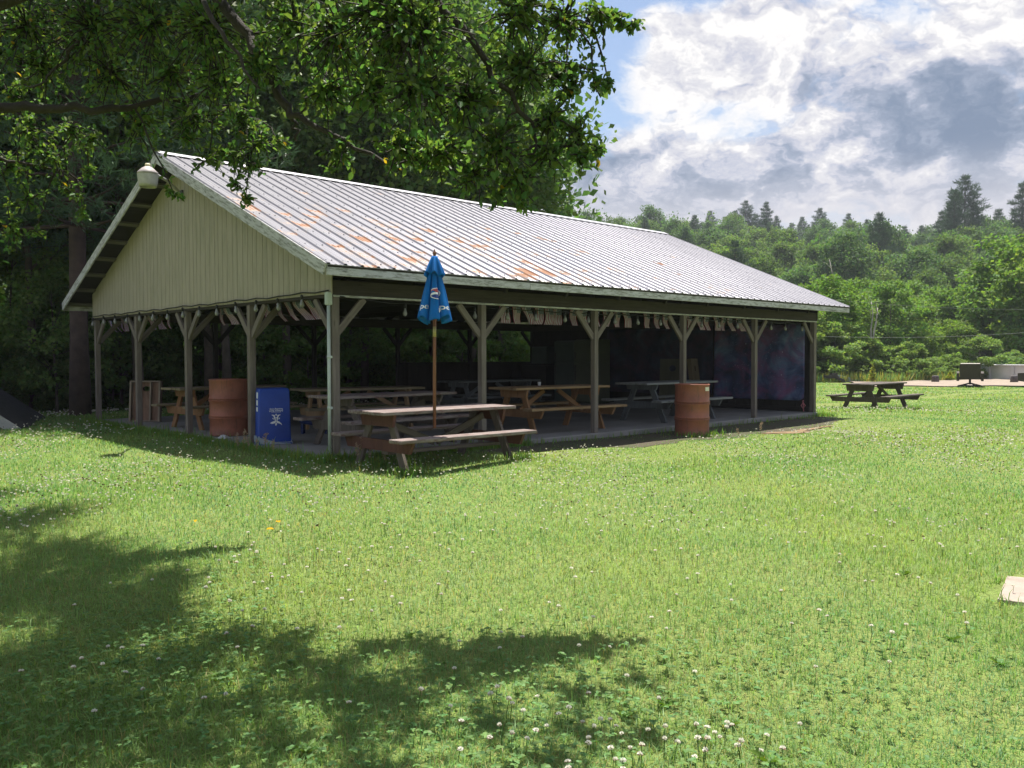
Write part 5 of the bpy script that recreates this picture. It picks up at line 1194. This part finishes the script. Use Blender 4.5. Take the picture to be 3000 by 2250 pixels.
V, F = trefoils(P, RNG.uniform(.012, .022, n)); tag(mesh_np('clover_leaves', V, F, CLV, vary((.105, .20, .055), n*3, .25, .1)), kind='stuff')
PETAL = leafmat('clover_petal', .3, .6, .2, (1, 1, .95)); STEM = plain('clover_stem', (.08, .16, .03), .7, bmp=0)
def head(n, r, seed, lower=(.50, .33, .27)):
    rg = np.random.default_rng(seed); d = unit(rg.normal(size=(n, 3))); d[:, 2] = np.abs(d[:, 2])*.9-.25*(rg.random(n) < .5); d = unit(d)
    V, F = leaves4(d*r*.35, d+rg.normal(size=(n, 3))*.12, unit(rg.normal(size=(n, 3))), np.full(n, r*.75), np.full(n, r*.42))
    c = np.where((d[:, 2] < .12)[:, None], np.array(lower), np.array((.80, .78, .70)))*(1+rg.uniform(-.12, .08, (n, 1))); return V, F, np.repeat(c, 4, 0)
fl = []
for k in range(4):
    V, F, c = head(70, .0108, 50+k, (.45, .28, .22) if k % 2 else (.62, .55, .46)); h = .07+.012*k; V = V+np.array((0, 0, h))
    mb = MB(); mb.tube([(0, 0, -.01), (.004, .003, h*.5), (0, 0, h)], .0014, 5)
    Vt = np.array(mb.v); Ft = np.array([f for f in mb.f if len(f) == 4]); V2 = np.concatenate([V, Vt]); F2 = np.concatenate([F, Ft+len(V)]); c2 = np.concatenate([c, np.full((len(Vt), 3), (.08, .16, .03))])
    o = mesh_np('clover_flower', V2, F2, PETAL, c2); fl.append(o.data); bpy.data.objects.remove(o)
spots = []
def fl_cluster(px, py, sx, sy, k):
    for _ in range(k):
        q = unz(random.gauss(px, sx), min(2300, max(1450, random.gauss(py, sy))), -.17); spots.append((float(q[0]), float(q[1])))
for c in ((420, 1960, 170, 70, 16), (700, 1790, 80, 50, 18), (1720, 2170, 220, 50, 32), (2180, 2180, 160, 50, 16), (1600, 2000, 250, 80, 14), (900, 1680, 200, 60, 26), (1500, 1750, 400, 130, 34), (2300, 1800, 350, 150, 26), (1100, 1560, 300, 60, 30), (1900, 1560, 400, 60, 34), (2700, 1600, 220, 90, 26)): fl_cluster(*c)
spots = spots[:288]
for k, (x, y) in enumerate(spots):
    o = bpy.data.objects.new('clover_flower', fl[k % 4]); link(o); o.location = (x, y, float(ground(x, y))); s = random.uniform(.8, 1.2); o.scale = (s, s, random.uniform(.7, 1.1)); o.rotation_euler = (random.uniform(-.2, .2), random.uniform(-.2, .2), random.uniform(0, 6.28))
    tag(o, 'white clover flower head standing in the near grass', 'flower', 'white clover flowers in the near grass')
# the thousands farther off
n = 34000; d = RNG.uniform(6.3, 34, n); l = RNG.uniform(-.64, .64, n)*d; X, Y = lat(l, d)
w = np.clip(.35+.75*lowf(X*.8+3, Y*.8), 0, 1)*np.where((l/d > 0) & (d < 16) & (d > 8.5), 1., .5)*np.where((l/d < -.35) & (d < 13), 1.5, 1)*np.where(d > 22, .5, 1)
ok = (RNG.random(n) < w) & ~in_rect(X, Y, .3) & ~dirt_mask(X, Y); X, Y, d = X[ok], Y[ok], d[ok]; n = len(X)
P = np.stack([X, Y, ground(X, Y)+RNG.uniform(.05, .1, n)], 1); m_ = 6; Pm = np.repeat(P, m_, 0); dr = rand_dirs(n*m_); dr[:, 2] = np.abs(dr[:, 2]); sz = np.repeat(np.minimum(.0135*np.maximum(1, d/10), .024), m_)
V, F = leaves4(Pm, dr, rand_dirs(n*m_), sz*1.0, sz*1.0); br = np.repeat(RNG.random(n) < .17, m_); col = np.full((n*m_, 3), (.72, .70, .60)); col *= np.repeat(RNG.uniform(.75, 1.05, n), m_)[:, None]; col[br] = (.10, .055, .03)
tag(mesh_np('distant_clover_flowers', V, F, PETAL, np.repeat(col, 4, 0)), kind='stuff')
# pinkish grass seed heads by the slab and the drum
SEED = leafmat('seed_head', .3, .7, .2, (1, 1, .9))
rg = np.random.default_rng(5); n = 46; z = rg.uniform(.16, .30, n); V, F = leaves4(np.stack([rg.normal(size=n)*.012, rg.normal(size=n)*.012, z], 1), unit(np.stack([rg.normal(size=n), rg.normal(size=n), np.full(n, 1.2)], 1)), rand_dirs(n), rg.uniform(.02, .04, n), np.full(n, .012))
mb = MB(); mb.tube([(0, 0, 0), (.01, 0, .15), (.0, .01, .29)], .0025, 4); Vt = np.array(mb.v); Ft = np.array([f for f in mb.f if len(f) == 4])
o = mesh_np('seeding_grass', np.concatenate([V, Vt]), np.concatenate([F, Ft+len(V)]), SEED, np.concatenate([np.full((len(V), 3), (.38, .27, .20)), np.full((len(Vt), 3), (.2, .22, .08))])); sgm = o.data; bpy.data.objects.remove(o)
for px, py in ((700, 1345), (712, 1352), (735, 1348), (752, 1356), (775, 1352), (800, 1362), (690, 1340), (1055, 1382), (1078, 1380), (1128, 1384), (1050, 1375), (2000, 1272), (2040, 1276), (2052, 1270), (1990, 1268), (2068, 1268), (2170, 1290), (2225, 1282)):
    q = unz(px, py, -.09); o = bpy.data.objects.new('seeding_grass', sgm); link(o); o.location = (float(q[0]), float(q[1]), float(ground(q[0], q[1]))); s = random.uniform(.7, 1.15); o.scale = (s, s, s); o.rotation_euler = (random.uniform(-.25, .25), random.uniform(-.25, .25), random.uniform(0, 6))
    tag(o, 'pinkish seeding grass stalk in the long grass by the slab', 'grass stalk', 'seeding grass stalks by the slab')
# broad weeds and fallen leaves
rg = np.random.default_rng(9); n = 8; a = np.arange(n)*2.4; V, F = leaves6(np.zeros((n, 3)), np.stack([np.cos(a), np.sin(a), rg.uniform(.35, .9, n)], 1), unit(np.array((0, 0, 1.))+rg.normal(size=(n, 3))*.2), rg.uniform(.09, .15, n), rg.uniform(.035, .05, n))
o = mesh_np('broad_weed', V, F, CLV, vary((.10, .19, .035), n, .2, .1)); wdm = o.data; bpy.data.objects.remove(o)
for px, py in ((1830, 2110), (2250, 2240), (2140, 2130), (1950, 2080), (900, 2235), (240, 2150), (640, 2010), (2790, 1890), (2650, 1710), (1200, 1880), (2930, 1960)):
    q = unz(px, py, -.24); o = bpy.data.objects.new('broad_weed', wdm); link(o); o.location = (float(q[0]), float(q[1]), float(ground(q[0], q[1]))); s = random.uniform(.35, .6); o.scale = (s, s, s); o.rotation_euler = (0, 0, random.uniform(0, 6))
    tag(o, 'broad leaved weed rosette in the near lawn', 'weed', 'broad leaved weeds in the near lawn')
V, F = leaves6(np.zeros((1, 3)), np.array([[1., 0, .1]]), np.array([[0, 0, 1.]]), np.array([.06]), np.array([.034]), .35); o = mesh_np('fallen_leaf', V, F, LEAF, np.full((6, 3), (.5, .30, .04))); flm = o.data; bpy.data.objects.remove(o)
for px, py in ((780, 1592), (572, 1568), (820, 1575)):
    q = unz(px, py, -.15); o = bpy.data.objects.new('fallen_leaf', flm); link(o); o.location = (float(q[0]), float(q[1]), float(ground(q[0], q[1]))+.06); o.rotation_euler = (random.uniform(-.5, .5), random.uniform(-.5, .2), random.uniform(0, 6)); tag(o, 'orange yellow fallen leaf caught on the grass', 'leaf', 'fallen leaves on the lawn')

# ------------------------------------------------------------------ summer haze
HZ = bpy.data.materials.new('haze_air'); HZ.use_nodes = True; nt = HZ.node_tree; nt.nodes.remove(nt.nodes['Principled BSDF'])
pv = nd(nt, 'ShaderNodeVolumePrincipled', {'Color': (.80, .86, .95, 1), 'Density': .00042}); nt.links.new(pv.outputs[0], nt.nodes['Material Output'].inputs['Volume'])
mb = MB(); mb.box((100, 100, 28.5), (1100, 1100, 69)); tag(mb.build('haze', HZ), kind='stuff')
cy.volume_bounces = 0; cy.volume_step_rate = 5
